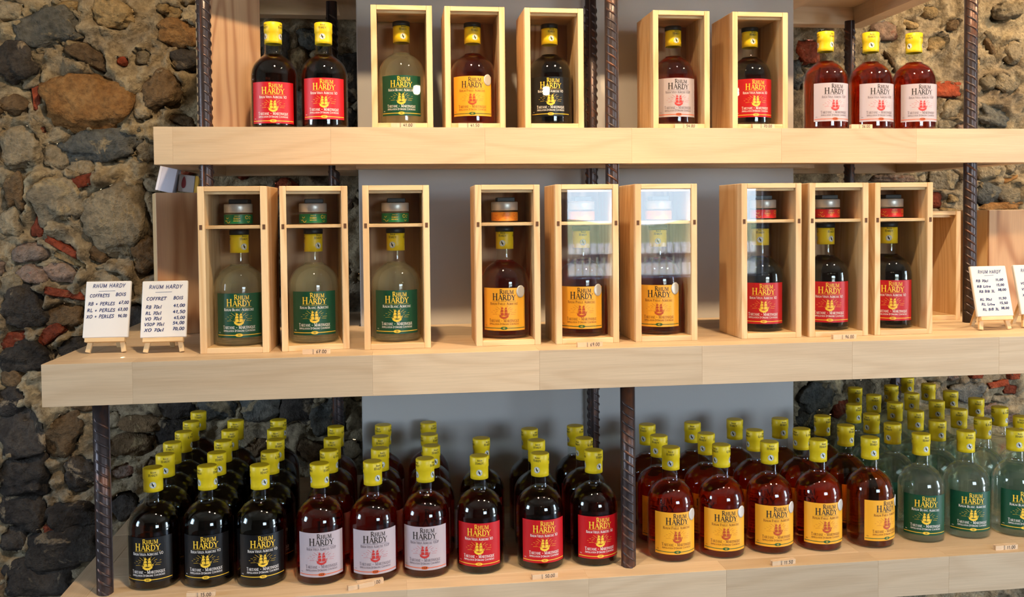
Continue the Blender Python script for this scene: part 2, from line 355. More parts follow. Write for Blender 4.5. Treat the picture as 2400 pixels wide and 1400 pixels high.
for i in range(5200):                      # smaller rubble between the big stones
    x, z = rnd.uniform(-1.35, 2.0), rnd.uniform(0.45, 2.25)
    if 0.0 < x < 0.83: continue
    inview = -0.97 < x < 1.62 and 0.75 < z < 2.0
    if not inview and rnd.random() < 0.6: continue
    if x > 0.4 and rnd.random() < 0.85: continue
    r = rnd.uniform(0.012, 0.036) if inview else rnd.uniform(0.03, 0.07)
    if all((x-a)**2+(z-b)**2 > (r+c)**2*0.86 for a, b, c in PLACED):
        kind = rnd.choice('ggudtpbr') if x < 0.4 else rnd.choice('gtttpgbgr')
        hw, hh = r*rnd.uniform(0.9, 1.5), r*rnd.uniform(0.65, 1.0)
        STONES.append((x, z, hw, hh, rnd.uniform(-35, 35), kind)); PLACED.append((x, z, r)); _k += 1
    if _k >= 165: break

def wall_surface(x, z):
    """lumpy lime mortar: broad waves, knobbly daubs, crumbs"""
    y = WALL - 0.018*noise.noise(Vector((x*5.0, 3.1, z*5.0)))
    a = 1-abs(noise.noise(Vector((x*17, 1.7, z*17)))*1.6); b = 1-abs(noise.noise(Vector((x*41, 4.7, z*41)))*1.6)
    y -= 0.016*max(0, a)**1.5 - 0.008 + 0.010*b*max(0.2, a)
    return y - 0.006*noise.noise(Vector((x*85, 5.7, z*85))) - 0.0035*noise.noise(Vector((x*150, 9.7, z*150)))
def build_wall():
    X0, X1, S0, S1, st = -1.45, 2.10, 0.25, 2.35, 0.0075
    nx, nz = int((X1-X0)/st), int((S1-S0)/st)
    gx = np.linspace(X0, X1, nx+1); gz = np.linspace(S0, S1, nz+1)
    Y = np.array([[wall_surface(x, z) for x in gx] for z in gz])
    GX, GZ = np.meshgrid(gx, gz)
    lump = np.array([[0.45+0.9*noise.noise(Vector((x*26, 21.3, z*26)))+0.5*noise.noise(Vector((x*60, 2.3, z*60))) for x in gx] for z in gz])
    collar = np.zeros_like(Y)
    for x, z, hw, hh, rot, k in STONES:    # mortar pressed up round every stone
        m = max(hw, hh)*1.7
        i0, i1 = np.searchsorted(gx, (x-m, x+m)); j0, j1 = np.searchsorted(gz, (z-m, z+m))
        if i1 <= i0 or j1 <= j0: continue
        c, s = math.cos(math.radians(rot)), math.sin(math.radians(rot))
        dx, dz = GX[j0:j1, i0:i1]-x, GZ[j0:j1, i0:i1]-z
        u, w = (dx*c+dz*s)/hw, (-dx*s+dz*c)/hh
        d = np.sqrt(u*u+w*w); h = min(0.040, 0.45*min(hw, hh)+0.010)
        collar[j0:j1, i0:i1] = np.maximum(collar[j0:j1, i0:i1], h*np.exp(-((d-1.02)/0.26)**2))
        Y[j0:j1, i0:i1] += np.where(d < 0.8, 0.03, 0.0) + 0.030*np.exp(-((d-0.98)/0.13)**2)*np.clip(-w-0.25, 0, 0.5)*2
    Y -= collar*np.clip(lump*1.25-0.08, 0, 1.5)
    v = [(float(x), float(y), float(z)) for x, y, z in zip(GX.ravel(), Y.ravel(), GZ.ravel())]
    f = []
    for j in range(nz):
        for i in range(nx):
            a = j*(nx+1)+i; f.append((a, a+1, a+nx+2, a+nx+1))
    n = len(v); ring = [(X0, S0), (X1, S0), (X1, S1), (X0, S1)]; out = [(-3.0, 0.0), (4.0, 0.0), (4.0, 2.95), (-3.0, 2.95)]
    v += [(x, WALL, z) for x, z in ring] + [(x, WALL, z) for x, z in out]
    for k in range(4):
        q = (k+1) % 4; f.append((n+k, n+q, n+4+q, n+4+k))
    me = bpy.data.meshes.new('wall_back'); me.from_pydata(v, [], f)
    me.polygons.foreach_set('use_smooth', [True]*len(f)); me.materials.append(M_mortar); me.update()
    return struct(obj('wall_back', me))
WALL_OB = build_wall()
WALL_OB['label'] = 'rough rubble stone wall with lime mortar behind the shelves'

def stone_mesh(seed, sx, sy, sz, mat, sub=3, brick=False):
    bm = bmesh.new()
    if brick:
        bmesh.ops.create_cube(bm, size=2.0); bmesh.ops.subdivide_edges(bm, edges=bm.edges[:], cuts=5, use_grid_fill=True)
        amp, fr = 0.16, 1.7
    else:
        bmesh.ops.create_icosphere(bm, subdivisions=sub, radius=1.0); amp, fr = 0.42, 1.25
    off = Vector((seed*3.17, seed*1.31, seed*7.7))
    for vt in bm.verts:
        p = vt.co.copy()
        if not brick:   # squarer than an ellipsoid
            m = max(abs(p.x), abs(p.y), abs(p.z)); p = p*(0.62 + 0.38*(1.0/m)**0.9)*0.88
        d = 1 + amp*noise.noise(p*fr+off) + 0.20*noise.noise(p*2.7+off) + 0.09*noise.noise(p*6.5+off)
        # flat broken facets
        q = p*d
        k = 0.80 + 0.10*noise.noise(off*0.3)
        q.y = max(-k, min(k, q.y))
        vt.co = Vector((q.x*sx, q.y*sy, q.z*sz))
    me = bpy.data.meshes.new('stone'); bm.to_mesh(me); bm.free()
    me.polygons.foreach_set('use_smooth', [True]*len(me.polygons)); me.materials.append(mat); me.update(); return me

def put_stone(x, z, hw, hh, rot, kind, seed):
    brick = kind == 'r' and max(hw, hh) > 1.6*min(hw, hh)
    big = max(hw, hh) > 0.045
    sy = min(0.050, max(0.020, 0.50*min(hw, hh)+0.012))
    me = stone_mesh(seed, hw, sy, hh, M_stone[kind], 4 if big else 3, brick)
    y = wall_surface(x, z)
    obj('stone' if kind != 'r' else 'brick', me, WALL_OB, (x, y + sy*(0.16 if big else 0.30), z), (rnd.uniform(-0.2, 0.2), math.radians(-rot), rnd.uniform(-0.2, 0.2)))
for i, s in enumerate(STONES): put_stone(*s, i+1)

def plaster():
    t = NT('grey_plaster'); tc = t.n('ShaderNodeTexCoord'); n = t.noise(tc.outputs['Object'], 3.0, 4.0); n2 = t.noise(tc.outputs['Object'], 90.0, 3.0)
    col = t.mix(n, lin(180, 176, 172), lin(192, 188, 184)); t.bsdf(col, 0.8, 0, 0.3, n2, 0.2, 0.001); return t.m
M_plaster = plaster()
p = struct(obj('wall_center', MB().box(-0.0745, 0.9035, 1.985, WALL, 0, 2.95, 0.002).mesh('wall_center', M_plaster)))
p['label'] = 'smooth grey plastered pillar between the two stone walls'

M_room = plain('room_wall', lin(214, 208, 198), 0.85)
M_ceil = plain('ceiling_boards', lin(196, 182, 166), 0.8)
M_floor = plain('floor_tiles', lin(120, 104, 90), 0.5)
M_frame = plain('frame_white', lin(230, 230, 228), 0.5)
struct(obj('floor', MB().box(-3.1, 4.1, -2.6, WALL+0.2, -0.1, 0).mesh('floor', M_floor)))
struct(obj('ceiling', MB().box(-3.1, 4.1, -2.6, WALL+0.2, 2.95, 3.05).mesh('ceiling', M_ceil)))
def wall_x(name, x0, x1, ya, yb, z0, z1):     # side wall with one opening ya..yb, z0..z1
    m = MB(); m.box(x0, x1, -2.6, ya, 0, 2.95); m.box(x0, x1, yb, WALL+0.2, 0, 2.95); m.box(x0, x1, ya, yb, z1, 2.95)
    if z0 > 0: m.box(x0, x1, ya, yb, 0, z0)
    return struct(obj(name, m.mesh(name, M_room)))
wall_x('wall_left', -3.1, -3.0, 0.15, 0.95, 1.15, 2.05)
wall_x('wall_right', 4.0, 4.1, -0.30, 0.34, 0.0, 2.1)
m = MB(); m.box(-3.0, 1.10, -2.6, -2.5, 0, 2.95); m.box(2.34, 4.0, -2.6, -2.5, 0, 2.95); m.box(1.10, 2.34, -2.6, -2.5, 0, 1.04); m.box(1.10, 2.34, -2.6, -2.5, 2.0, 2.95)
struct(obj('wall_front', m.mesh('wall_front', plain('front_wall_paint', lin(120, 108, 96), 0.85))))
m = MB(); m.box(1.06, 2.38, -2.52, -2.46, 0.985, 1.035, 0.004); m.box(1.06, 1.10, -2.52, -2.48, 1.035, 2.04); m.box(2.34, 2.38, -2.52, -2.48, 1.035, 2.04); m.box(1.10, 2.34, -2.52, -2.48, 2.0, 2.04)
struct(obj('window_1', m.mesh('window_1', M_frame)))
m = MB(); m.box(-3.02, -2.97, 0.11, 0.15, 1.11, 2.09); m.box(-3.02, -2.97, 0.95, 0.99, 1.11, 2.09); m.box(-3.02, -2.97, 0.15, 0.95, 1.11, 1.15); m.box(-3.02, -2.97, 0.15, 0.95, 2.05, 2.09)
struct(obj('window_2', m.mesh('window_2', M_frame)))
m = MB(); m.box(3.97, 4.02, -0.36, -0.30, 0, 2.16); m.box(3.97, 4.02, 0.34, 0.40, 0, 2.16); m.box(3.97, 4.02, -0.30, 0.34, 2.1, 2.16)
struct(obj('door_1', m.mesh('door_1', M_frame)))
# outside, seen only as a reflection in the box panes
M_grass = plain('outside_ground', lin(84, 80, 66), 0.9)
struct(obj('ground_outside', MB().box(-20, 24, -30, -2.62, -0.35, -0.25).mesh('ground_outside', M_grass)))
fence = thing('picket_fence', 'white picket fence outside, mirrored in the clear box panes', 'fence', (0, -5.0, 0))
pk = MB().box(-0.027, 0.027, -0.012, 0.012, -0.25, 1.17, 0.003).mesh('picket', M_frame)
for i in range(40): obj('picket', pk, fence, (1.14+i*0.068, 0, 0))
obj('rail', MB().box(1.1, 3.9, 0.014, 0.05, 1.045, 1.075).mesh('rail', plain('rail_grey', lin(70, 74, 80), 0.6)), fence)
obj('rail', MB().box(1.1, 3.9, 0.014, 0.05, 0.15, 0.20).mesh('rail', M_frame), fence)
def leafm(name, a, b):
    t = NT(name); tc = t.n('ShaderNodeTexCoord'); n = t.noise(tc.outputs['Object'], 9.0, 4.0); t.bsdf(t.mix(n, a, b), 0.8, 0, 0.2, n, 1.0, 0.1); return t.m
M_hill = leafm('hillside_scrub', lin(96, 122, 74), lin(168, 150, 118))
def hillside():
    v = []; f = []; n = 70
    for j in range(8):
        for i in range(n+1):
            x = -14+40*i/n; t = j/7
            z = -0.3 + (1.50+0.22*noise.noise(Vector((x*0.35, 2, 0)))+0.10*noise.noise(Vector((x*1.7, 7, 0))))*math.sin(t*math.pi/2) + 0.12*noise.noise(Vector((x*2.1, t*9, 4)))*t
            v.append((x, -14-9*t, z))
    for j in range(7):
        for i in range(n): a = j*(n+1)+i; f.append((a, a+1, a+n+2, a+n+1))
    me = bpy.data.meshes.new('hillside'); me.from_pydata(v, [], f); me.materials.append(M_hill); me.polygons.foreach_set('use_smooth', [True]*len(f))
    return struct(obj('ground_hillside', me))
hillside()

# ------------------------------------------------------------------ shelves
def plank_row(root, xs, y0, y1, z0, z1, mat=None, gap=0.00004):
    for a, b in zip(xs, xs[1:]):
        cx, cy, cz = (a+b)/2, (y0+y1)/2, (z0+z1)/2
        hx, hy, hz = (b-a)/2-gap, (y1-y0)/2, (z1-z0)/2
        me = MB().box(-hx, hx, -hy, hy, -hz, hz, 0.0003).mesh('plank', mat or M_shelf_x)
        obj('plank', me, root, (cx, cy, cz))
def plank_y(root, x0, x1, ys, z0, z1):
    for a, b in zip(ys, ys[1:]):
        me = MB().box(-(x1-x0)/2, (x1-x0)/2, -(b-a)/2, (b-a)/2, -(z1-z0)/2, (z1-z0)/2, 0.0008).mesh('plank', M_shelf_y)
        obj('plank', me, root, ((x0+x1)/2, (a+b)/2, (z0+z1)/2))
def shelf(name, label, x0, x1, yf, ztop, joints, yback=2.285):
    """pale glued boards: thick lipping all round a thinner top, notched round the pillar"""
    root = thing(name, label, 'shelf')
    lip, top = 0.045, 0.026
    z0 = ztop-TH; PX0, PX1, PY = -0.0775, 0.9065, 1.982
    plank_row(root, [x0]+joints+[x1], yf, yf+lip, z0, ztop)                       # front lipping
    # top boards, front band then two wings
    ys = [yf+lip+0.0005]
    while ys[-1]+0.10 < PY-lip-0.02: ys.append(ys[-1]+0.092)
    ys.append(PY-lip)
    for i, (a, b) in enumerate(zip(ys, ys[1:])):
        sh = [x0+lip] + sorted(rnd.uniform(x0+0.2, x1-0.2) for _ in range(3)) + [x1-lip]
        plank_row(root, sh, a, b-0.0004, ztop-top, ztop)
    plank_row(root, [PX0, 0.41, PX1], PY-lip, PY, z0, ztop)                      # lip along the pillar
    for wx0, wx1, left in ((x0+lip, PX0, True), (PX1, x1-lip, False)):
        w0, w1 = (wx0, wx1-lip) if left else (wx0+lip, wx1)
        a = PY-lip
        plank_row(root, [wx0, wx1], a, PY, ztop-top, ztop)
        n = 3
        for k in range(n):
            b0 = PY + (yback-lip-PY)*k/n; b1 = PY + (yback-lip-PY)*(k+1)/n
            plank_row(root, [w0, w1], b0, b1-0.0004, ztop-top, ztop)
        if left: plank_y(root, PX0-lip, PX0, [PY, yback-lip], z0, ztop)
        else: plank_y(root, PX1, PX1+lip, [PY, yback-lip], z0, ztop)
        plank_row(root, [wx0, wx1], yback-lip, yback, z0, ztop)                  # back lip
    plank_y(root, x0, x0+lip, [yf+lip, yf+0.36, yback], z0, ztop)
    plank_y(root, x1-lip, x1, [yf+lip, yf+0.36, yback], z0, ztop)
    return root
shelf('shelf', 'lowest pale wooden shelf carrying rows of unboxed bottles', -0.574, 1.482, YB, ZB, [-0.322, 0.013, 0.332, 0.585, 0.876, 1.016])
shelf('shelf', 'middle pale wooden shelf carrying nine tall boxes with jars', -0.574, 1.482, YM, ZM, [-0.432, -0.04, 0.248, 0.542, 0.826, 1.116])
shelf('shelf', 'upper pale wooden shelf carrying five shorter boxes and loose bottles', -0.439, 1.345, YT, ZT, [-0.405, -0.117, 0.176, 0.467, 0.777, 1.068])
shelf('shelf', 'topmost wooden shelf, only its underside showing at the upper edge', -0.368, 1.226, 1.775, Z4+TH, [-0.1, 0.3, 0.7, 1.0])

# ------------------------------------------------------------------ ribbed steel posts
def post(label, x, y, z0, z1, r=0.0122, spin=0.0, pitch=0.0172):
    root = thing('rebar_post', label, 'post', (x, y, z0), spin, 'ribbed steel shelf posts')
    L = z1-z0
    prof = [(0, 0), (r, 0)] + [(r, L*k/6) for k in range(1, 7)] + [(0, L)]
    obj('bar', MB().lathe(prof, 24).mesh('bar', M_rebar), root)
    mb = MB(); n = int((L-0.03)/pitch)
    for side in (0, 1):
        for i in range(n):
            zc = 0.006 + i*pitch + (0.0086 if side else 0)
            b = len(mb.v); K = 9
            for k in range(K):
                u = k/(K-1); th = math.pi*side + math.radians(-72+144*u) - math.pi/2
                h = 0.0021*math.sin(math.pi*u)**0.6 if 0 < u < 1 else 0
                z = zc + 0.020*(1-u) ; w = 0.0030
                for rr, dz in ((r-0.0004, -w), (r+h, -w*0.3), (r+h, w*0.3), (r-0.0004, w)):
                    mb.v.append((rr*math.cos(th), rr*math.sin(th), min(L, max(0, z+dz))))
            for k in range(K-1):
                for q in range(3):
                    a = b+k*4+q; mb.f.append((a, a+1, a+5, a+4)); mb.sm.append(True)
    obj('ribs', mb.mesh('ribs', M_rebar), root)
    mb = MB()
    for th in (0.0, math.pi):
        c, s = math.cos(th), math.sin(th); b = len(mb.v)
        for z in (0, L):
            for rr, t in ((r-0.001, -0.0016), (r+0.0012, -0.0011), (r+0.0012, 0.0011), (r-0.001, 0.0016)):
                mb.v.append((rr*c - t*s, rr*s + t*c, z))
        for q in range(3): mb.f.append((b+q, b+q+1, b+q+5, b+q+4)); mb.sm.append(False)
    obj('seam', mb.mesh('seam', M_rebar), root)
    return root
ZU = ZM-TH
post('front ribbed steel post at the left end of the lowest shelf', -0.501, 1.628, 0, ZU, spin=0.25)
post('front ribbed steel post between red and yellow label bottles on lowest shelf', 0.4164, 1.6116, 0, ZU, spin=-0.1)
post('front ribbed steel post near the left end of the upper shelf', -0.350, 1.787, ZM, Z4, spin=1.35)
post('front ribbed steel post rising in the middle of the upper shelf', 0.4330, 1.787, ZM, Z4, spin=-0.2)
post('front ribbed steel post near the right end of the upper shelf', 1.2030, 1.787, ZM, Z4, spin=-0.3)
post('rear ribbed steel post standing against the grey pillar', 0.4295, 1.962, 0, Z4, spin=1.2)
post('rear ribbed steel post left of the grey pillar before dark stones', -0.1330, 2.10, 0, Z4, spin=0.8)
post('rear ribbed steel post behind the pink label bottles, upper right', 1.1500, 2.20, ZM, Z4, spin=1.4)
post('rear ribbed steel post behind the clear bottles, lower right', 1.2860, 2.215, 0, ZU, spin=1.0)

# ------------------------------------------------------------------ lettering (own stroke alphabet, K thick, m medium, t thin)
def arc(cx, cy, rx, ry, a0, a1, n=10):
    return [(cx+rx*math.cos(math.radians(a0+(a1-a0)*i/n)), cy+ry*math.sin(math.radians(a0+(a1-a0)*i/n))) for i in range(n+1)]
GL = {
 'A': (.76, [('t', [(.06, 0), (.37, 1)]), ('K', [(.37, 1), (.70, 0)]), ('t', [(.17, .36), (.58, .36)])], [(.06, 0), (.70, 0)]),
 'B': (.64, [('K', [(.14, 0), (.14, 1)]), ('m', [(.14, 1), (.34, 1), (.48, .9), (.51, .77), (.46, .6), (.34, .53), (.14, .53)]), ('m', [(.34, .53), (.52, .45), (.57, .27), (.5, .08), (.34, 0), (.14, 0)])], [(.1, 0), (.1, 1)]),
 'C': (.72, [('m', arc(.42, .5, .34, .5, 50, 310))], []),
 'D': (.76, [('K', [(.14, 0), (.14, 1)]), ('m', [(.14, 1), (.34, 1)] + arc(.34, .5, .34, .5, 90, -90) + [(.14, 0)])], [(.1, 0), (.1, 1)]),
 'E': (.60, [('K', [(.14, 0), (.14, 1)]), ('t', [(.14, 1), (.52, 1), (.52, .86)]), ('t', [(.14, .52), (.44, .52)]), ('t', [(.14, 0), (.55, 0), (.55, .15)])], [(.1, 0), (.1, 1)]),
 'F': (.56, [('K', [(.14, 0), (.14, 1)]), ('t', [(.14, 1), (.52, 1), (.52, .86)]), ('t', [(.14, .52), (.44, .52)])], [(.12, 0), (.1, 1)]),
 'G': (.78, [('m', arc(.42, .5, .34, .5, 50, 300)), ('K', [(.66, .42), (.66, .08)])], [(.66, .42)]),
 'H': (.82, [('K', [(.15, 0), (.15, 1)]), ('K', [(.65, 0), (.65, 1)]), ('t', [(.15, .52), (.65, .52)])], [(.15, 0), (.15, 1), (.65, 0), (.65, 1)]),
 'I': (.32, [('K', [(.16, 0), (.16, 1)])], [(.16, 0), (.16, 1)]),
 'L': (.56, [('K', [(.14, 0), (.14, 1)]), ('t', [(.14, 0), (.52, 0), (.52, .17)])], [(.1, 0), (.14, 1)]),
 'M': (.98, [('t', [(.14, 0), (.14, 1)]), ('K', [(.14, 1), (.48, .08)]), ('t', [(.48, .08), (.82, 1)]), ('K', [(.82, 1), (.84, 0)])], [(.12, 0), (.84, 0), (.10, 1), (.86, 1)]),
 'N': (.84, [('t', [(.14, 0), (.14, 1)]), ('K', [(.14, 1), (.68, 0)]), ('t', [(.68, 0), (.68, 1)])], [(.14, 0), (.10, 1), (.68, 1)]),
 'O': (.82, [('m', arc(.41, .5, .33, .5, 0, 360, 16))], []),
 'P': (.62, [('K', [(.14, 0), (.14, 1)]), ('m', [(.14, 1), (.36, 1), (.52, .9), (.55, .74), (.5, .56), (.36, .47), (.14, .47)])], [(.14, 0), (.1, 1)]),
 'Q': (.82, [('m', arc(.41, .5, .33, .5, 0, 360, 16)), ('K', [(.42, .12), (.80, -.2)])], []),
 'R': (.74, [('K', [(.14, 0), (.14, 1)]), ('m', [(.14, 1), (.36, 1), (.50, .92), (.54, .76), (.49, .58), (.36, .5), (.14, .5)]), ('K', [(.34, .5), (.70, 0)])], [(.14, 0), (.1, 1), (.70, 0)]),
 'S': (.58, [('m', [(.50, .84), (.40, .97), (.24, .98), (.12, .86), (.13, .68), (.28, .55), (.42, .44), (.50, .28), (.44, .08), (.28, .01), (.14, .06), (.08, .2)])], []),
 'T': (.70, [('K', [(.35, 0), (.35, 1)]), ('t', [(.04, .84), (.06, 1), (.64, 1), (.66, .84)])], [(.35, 0)]),
 'U': (.80, [('K', [(.14, 1), (.14, .32), (.2, .1), (.38, 0), (.54, .06), (.64, .25)]), ('t', [(.64, .25), (.65, 1)])], [(.14, 1), (.65, 1)]),
 'V': (.74, [('K', [(.06, 1), (.38, 0)]), ('t', [(.38, 0), (.68, 1)])], [(.06, 1), (.68, 1)]),
 'X': (.74, [('K', [(.08, 1), (.66, 0)]), ('t', [(.06, 0), (.66, 1)])], [(.06, 0), (.66, 0), (.08, 1), (.66, 1)]),
 'Y': (.74, [('K', [(.05, 1), (.37, .46)]), ('t', [(.37, .46), (.68, 1)]), ('K', [(.37, .46), (.37, 0)])], [(.37, 0), (.05, 1), (.68, 1)]),
 '-': (.50, [('m', [(.10, .42), (.40, .42)])], []), '+': (.62, [('m', [(.08, .42), (.52, .42)]), ('m', [(.30, .16), (.30, .68)])], []),
 "'": (.22, [('m', [(.12, 1), (.08, .76)])], []), ',': (.26, [('m', [(.14, .10), (.06, -.16)])], []), '.': (.26, [('K', [(.12, .0), (.12, .12)])], []),
 '0': (.62, [('m', arc(.31, .5, .24, .5, 0, 360, 14))], []), '1': (.44, [('m', [(.08, .78), (.24, 1), (.24, 0)])], []),
 '2': (.60, [('m', [(.08, .8), (.2, .98), (.4, .97), (.5, .8), (.46, .6), (.08, 0), (.54, 0)])], []),
 '3': (.58, [('m', [(.08, .9), (.26, 1), (.46, .86), (.42, .62), (.22, .54), (.44, .46), (.5, .24), (.36, .03), (.08, .08)])], []),
 '4': (.62, [('m', [(.34, 1), (.06, .36), (.56, .36)]), ('m', [(.42, .62), (.40, 0)])], []),
 '5': (.60, [('m', [(.50, 1), (.16, 1), (.12, .58), (.34, .62), (.5, .44), (.48, .18), (.32, .0), (.08, .06)])], []),
 '6': (.60, [('m', [(.44, 1), (.2, .74), (.1, .36), (.16, .1), (.32, 0), (.5, .14), (.48, .38), (.3, .48), (.12, .34)])], []),
 '7': (.58, [('m', [(.06, 1), (.52, 1), (.22, 0)]), ('t', [(.16, .5), (.46, .52)])], []),
 '8': (.58, [('m', arc(.29, .75, .18, .25, 0, 360, 12)), ('m', arc(.29, .25, .22, .25, 0, 360, 12))], []),
 '9': (.60, [('m', [(.5, .7), (.4, .5), (.2, .5), (.1, .72), (.2, .96), (.4, .98), (.5, .8), (.48, .4), (.3, 0)])], []),
 'c': (.46, [('m', arc(.24, .27, .18, .27, 50, 310))], []), 'l': (.30, [('m', [(.16, 1), (.10, .1), (.22, .02)])], []),
 'i': (.28, [('m', [(.13, .55), (.13, 0)]), ('m', [(.13, .74), (.13, .82)])], []), 't': (.36, [('m', [(.18, .9), (.16, .06), (.3, .02)]), ('m', [(.04, .6), (.32, .6)])], []),
 'r': (.40, [('m', [(.10, .55), (.10, 0)]), ('m', [(.10, .4), (.22, .55), (.34, .5)])], []), 'e': (.46, [('m', [(.08, .3), (.4, .32)] + arc(.24, .27, .17, .27, 15, 310, 9))], []),
 ' ': (.42, [], [])}
def strokes2quads(pts, w):
    out = []
    for (x0, y0), (x1, y1) in zip(pts, pts[1:]):
        dx, dy = x1-x0, y1-y0; L = math.hypot(dx, dy)
        if L < 1e-9: continue
        ex, ey = dx/L*w*0.22, dy/L*w*0.22; nx, ny = -dy/L*w/2, dx/L*w/2
        x0e, y0e, x1e, y1e = x0-ex, y0-ey, x1+ex, y1+ey
        out.append([(x0e-nx, y0e-ny), (x1e-nx, y1e-ny), (x1e+nx, y1e+ny), (x0e+nx, y0e+ny)])
    return out
def text2d(s, h, small=None, serif=True, weight=1.0, track=0.06, pen=None, slant=0.0, jit=0.0, xs=1.0):
    """returns quads (baseline 0, left 0) and width; small = scale of capitals after the first of each word"""
    W = {'K': .17*weight, 'm': .125*weight, 't': .075*weight}; q = []; x = 0.0; first = True
    words = s.split(' '); wi = 0
    for ch in s:
        if ch == ' ': wi += 1
        w, st, sf = GL.get(ch, GL[' '])
        k = h if (first or small is None or words[min(wi, len(words)-1)] in ('VO', 'XO', 'VSOP')) else h*small
        dy = rnd.uniform(-jit, jit)*h if jit else 0; kk = k*(1+rnd.uniform(-jit, jit)) if jit else k
        for typ, pts in st:
            ww = (pen if pen else W[typ]*k)
            q += strokes2quads([(x + (px*xs + slant*py)*kk, py*kk+dy) for px, py in pts], ww)
        if serif and not pen:
            for sx, sy in sf:
                y = sy*k + (0.025*k if sy < .5 else -0.025*k)
                q += strokes2quads([(x+(sx-.14)*k*xs, y), (x+(sx+.14)*k*xs, y)], .055*k*max(1, weight*.9))
        x += (w*xs+track)*k; first = (ch == ' ') or (ch == "'")
    return q, x
def place(q, width, cx, y, target=None):
    k = 1.0 if target is None else target/width
    off = cx - width*k/2
    return [[(px*k+off, py+y) for px, py in f] for f in q]

# ------------------------------------------------------------------ bottle meshes
RB_, HB_ = 0.0447, 0.2045
def smooth_prof(pts, n=8):
    out = []
    P = [pts[0]] + pts + [pts[-1]]
    for i in range(1, len(P)-2):
        p0, p1, p2, p3 = P[i-1], P[i], P[i+1], P[i+2]
        for k in range(n):
            t = k/n
            out.append(tuple(0.5*((2*p1[j]) + (-p0[j]+p2[j])*t + (2*p0[j]-5*p1[j]+4*p2[j]-p3[j])*t*t + (-p0[j]+3*p1[j]-3*p2[j]+p3[j])*t**3) for j in (0, 1)))
    out.append(pts[-1]); return out
SHOULDER = smooth_prof([(RB_, 0.099), (RB_*0.992, 0.105), (RB_*0.95, 0.1145), (RB_*0.85, 0.1245), (RB_*0.70, 0.1325), (RB_*0.55, 0.1377), (RB_*0.435, 0.1412), (RB_*0.378, 0.1452), (RB_*0.358, 0.151), (RB_*0.354, 0.165)], 4)
GLASS_PROF = [(0, 0.0015), (0.030, 0.0006), (0.0412, 0), (0.0436, 0.0008), (0.0445, 0.003), (RB_, 0.008), (RB_, 0.05), (RB_, 0.09)] + SHOULDER + [(RB_*0.354, 0.190), (0, 0.190)]
ME_glass = MB().lathe(GLASS_PROF, 48).mesh('bottle_glass', M_glass)
def liq_prof(level=0.1428, t=0.0022):
    pr = [(0, 0.0040), (0.030, 0.0030), (0.0395, 0.0022), (0.0416, 0.0034), (RB_-t, 0.007), (RB_-t, 0.05), (RB_-t, 0.09)]
    for r, z in SHOULDER:
        if z < level: pr.append((r-t, z-0.0004))
    pr += [(pr[-1][0]-0.0004, level), (0, level)]; return pr
ME_liq = {k: MB().lathe(liq_prof(), 40).mesh('rum', m) for k, m in M_liq.items()}
RC1, RC2 = 0.0164, 0.0172
ME_cap = MB().lathe([(RC1-0.0008, 0.1635), (RC1, 0.1636), (RC1, 0.170), (RC1, 0.1845), (RC2, 0.1853), (RC2, 0.195), (RC2, 0.2032), (RC2-0.0010, 0.2043), (RC2-0.003, 0.2045), (0, 0.2043)], 36).mesh('cap', M_cap)
ME_sleeve = MB().lathe([(RC1-0.0008, 0.1635), (RC1, 0.1636), (RC1, 0.175), (RC1, 0.190), (RC1, 0.1953), (RC1-0.001, 0.1955), (0, 0.1955)], 36).mesh('cap', M_cap)
ME_stopper = MB().lathe([(0, 0.1956), (RC2, 0.1956), (RC2, 0.199), (RC2, 0.2036), (RC2-0.001, 0.2045), (0, 0.2045)], 36).mesh('stopper', M_black)

def wrap(R):   # flat label plane -> round bottle, facing -y at x = 0
    return lambda x, y: (R*math.sin(x/R), -R*math.cos(x/R), y)
def patch(R, x0, x1, y0, y1, n=28):
    q = []
    for i in range(n):
        a, b = x0+(x1-x0)*i/n, x0+(x1-x0)*(i+1)/n; q.append([(a, y0), (b, y0), (b, y1), (a, y1)])
    return q
def printmesh(name, quads, R, mat): return MB().quadlist(quads, wrap(R)).mesh(name, mat, False)

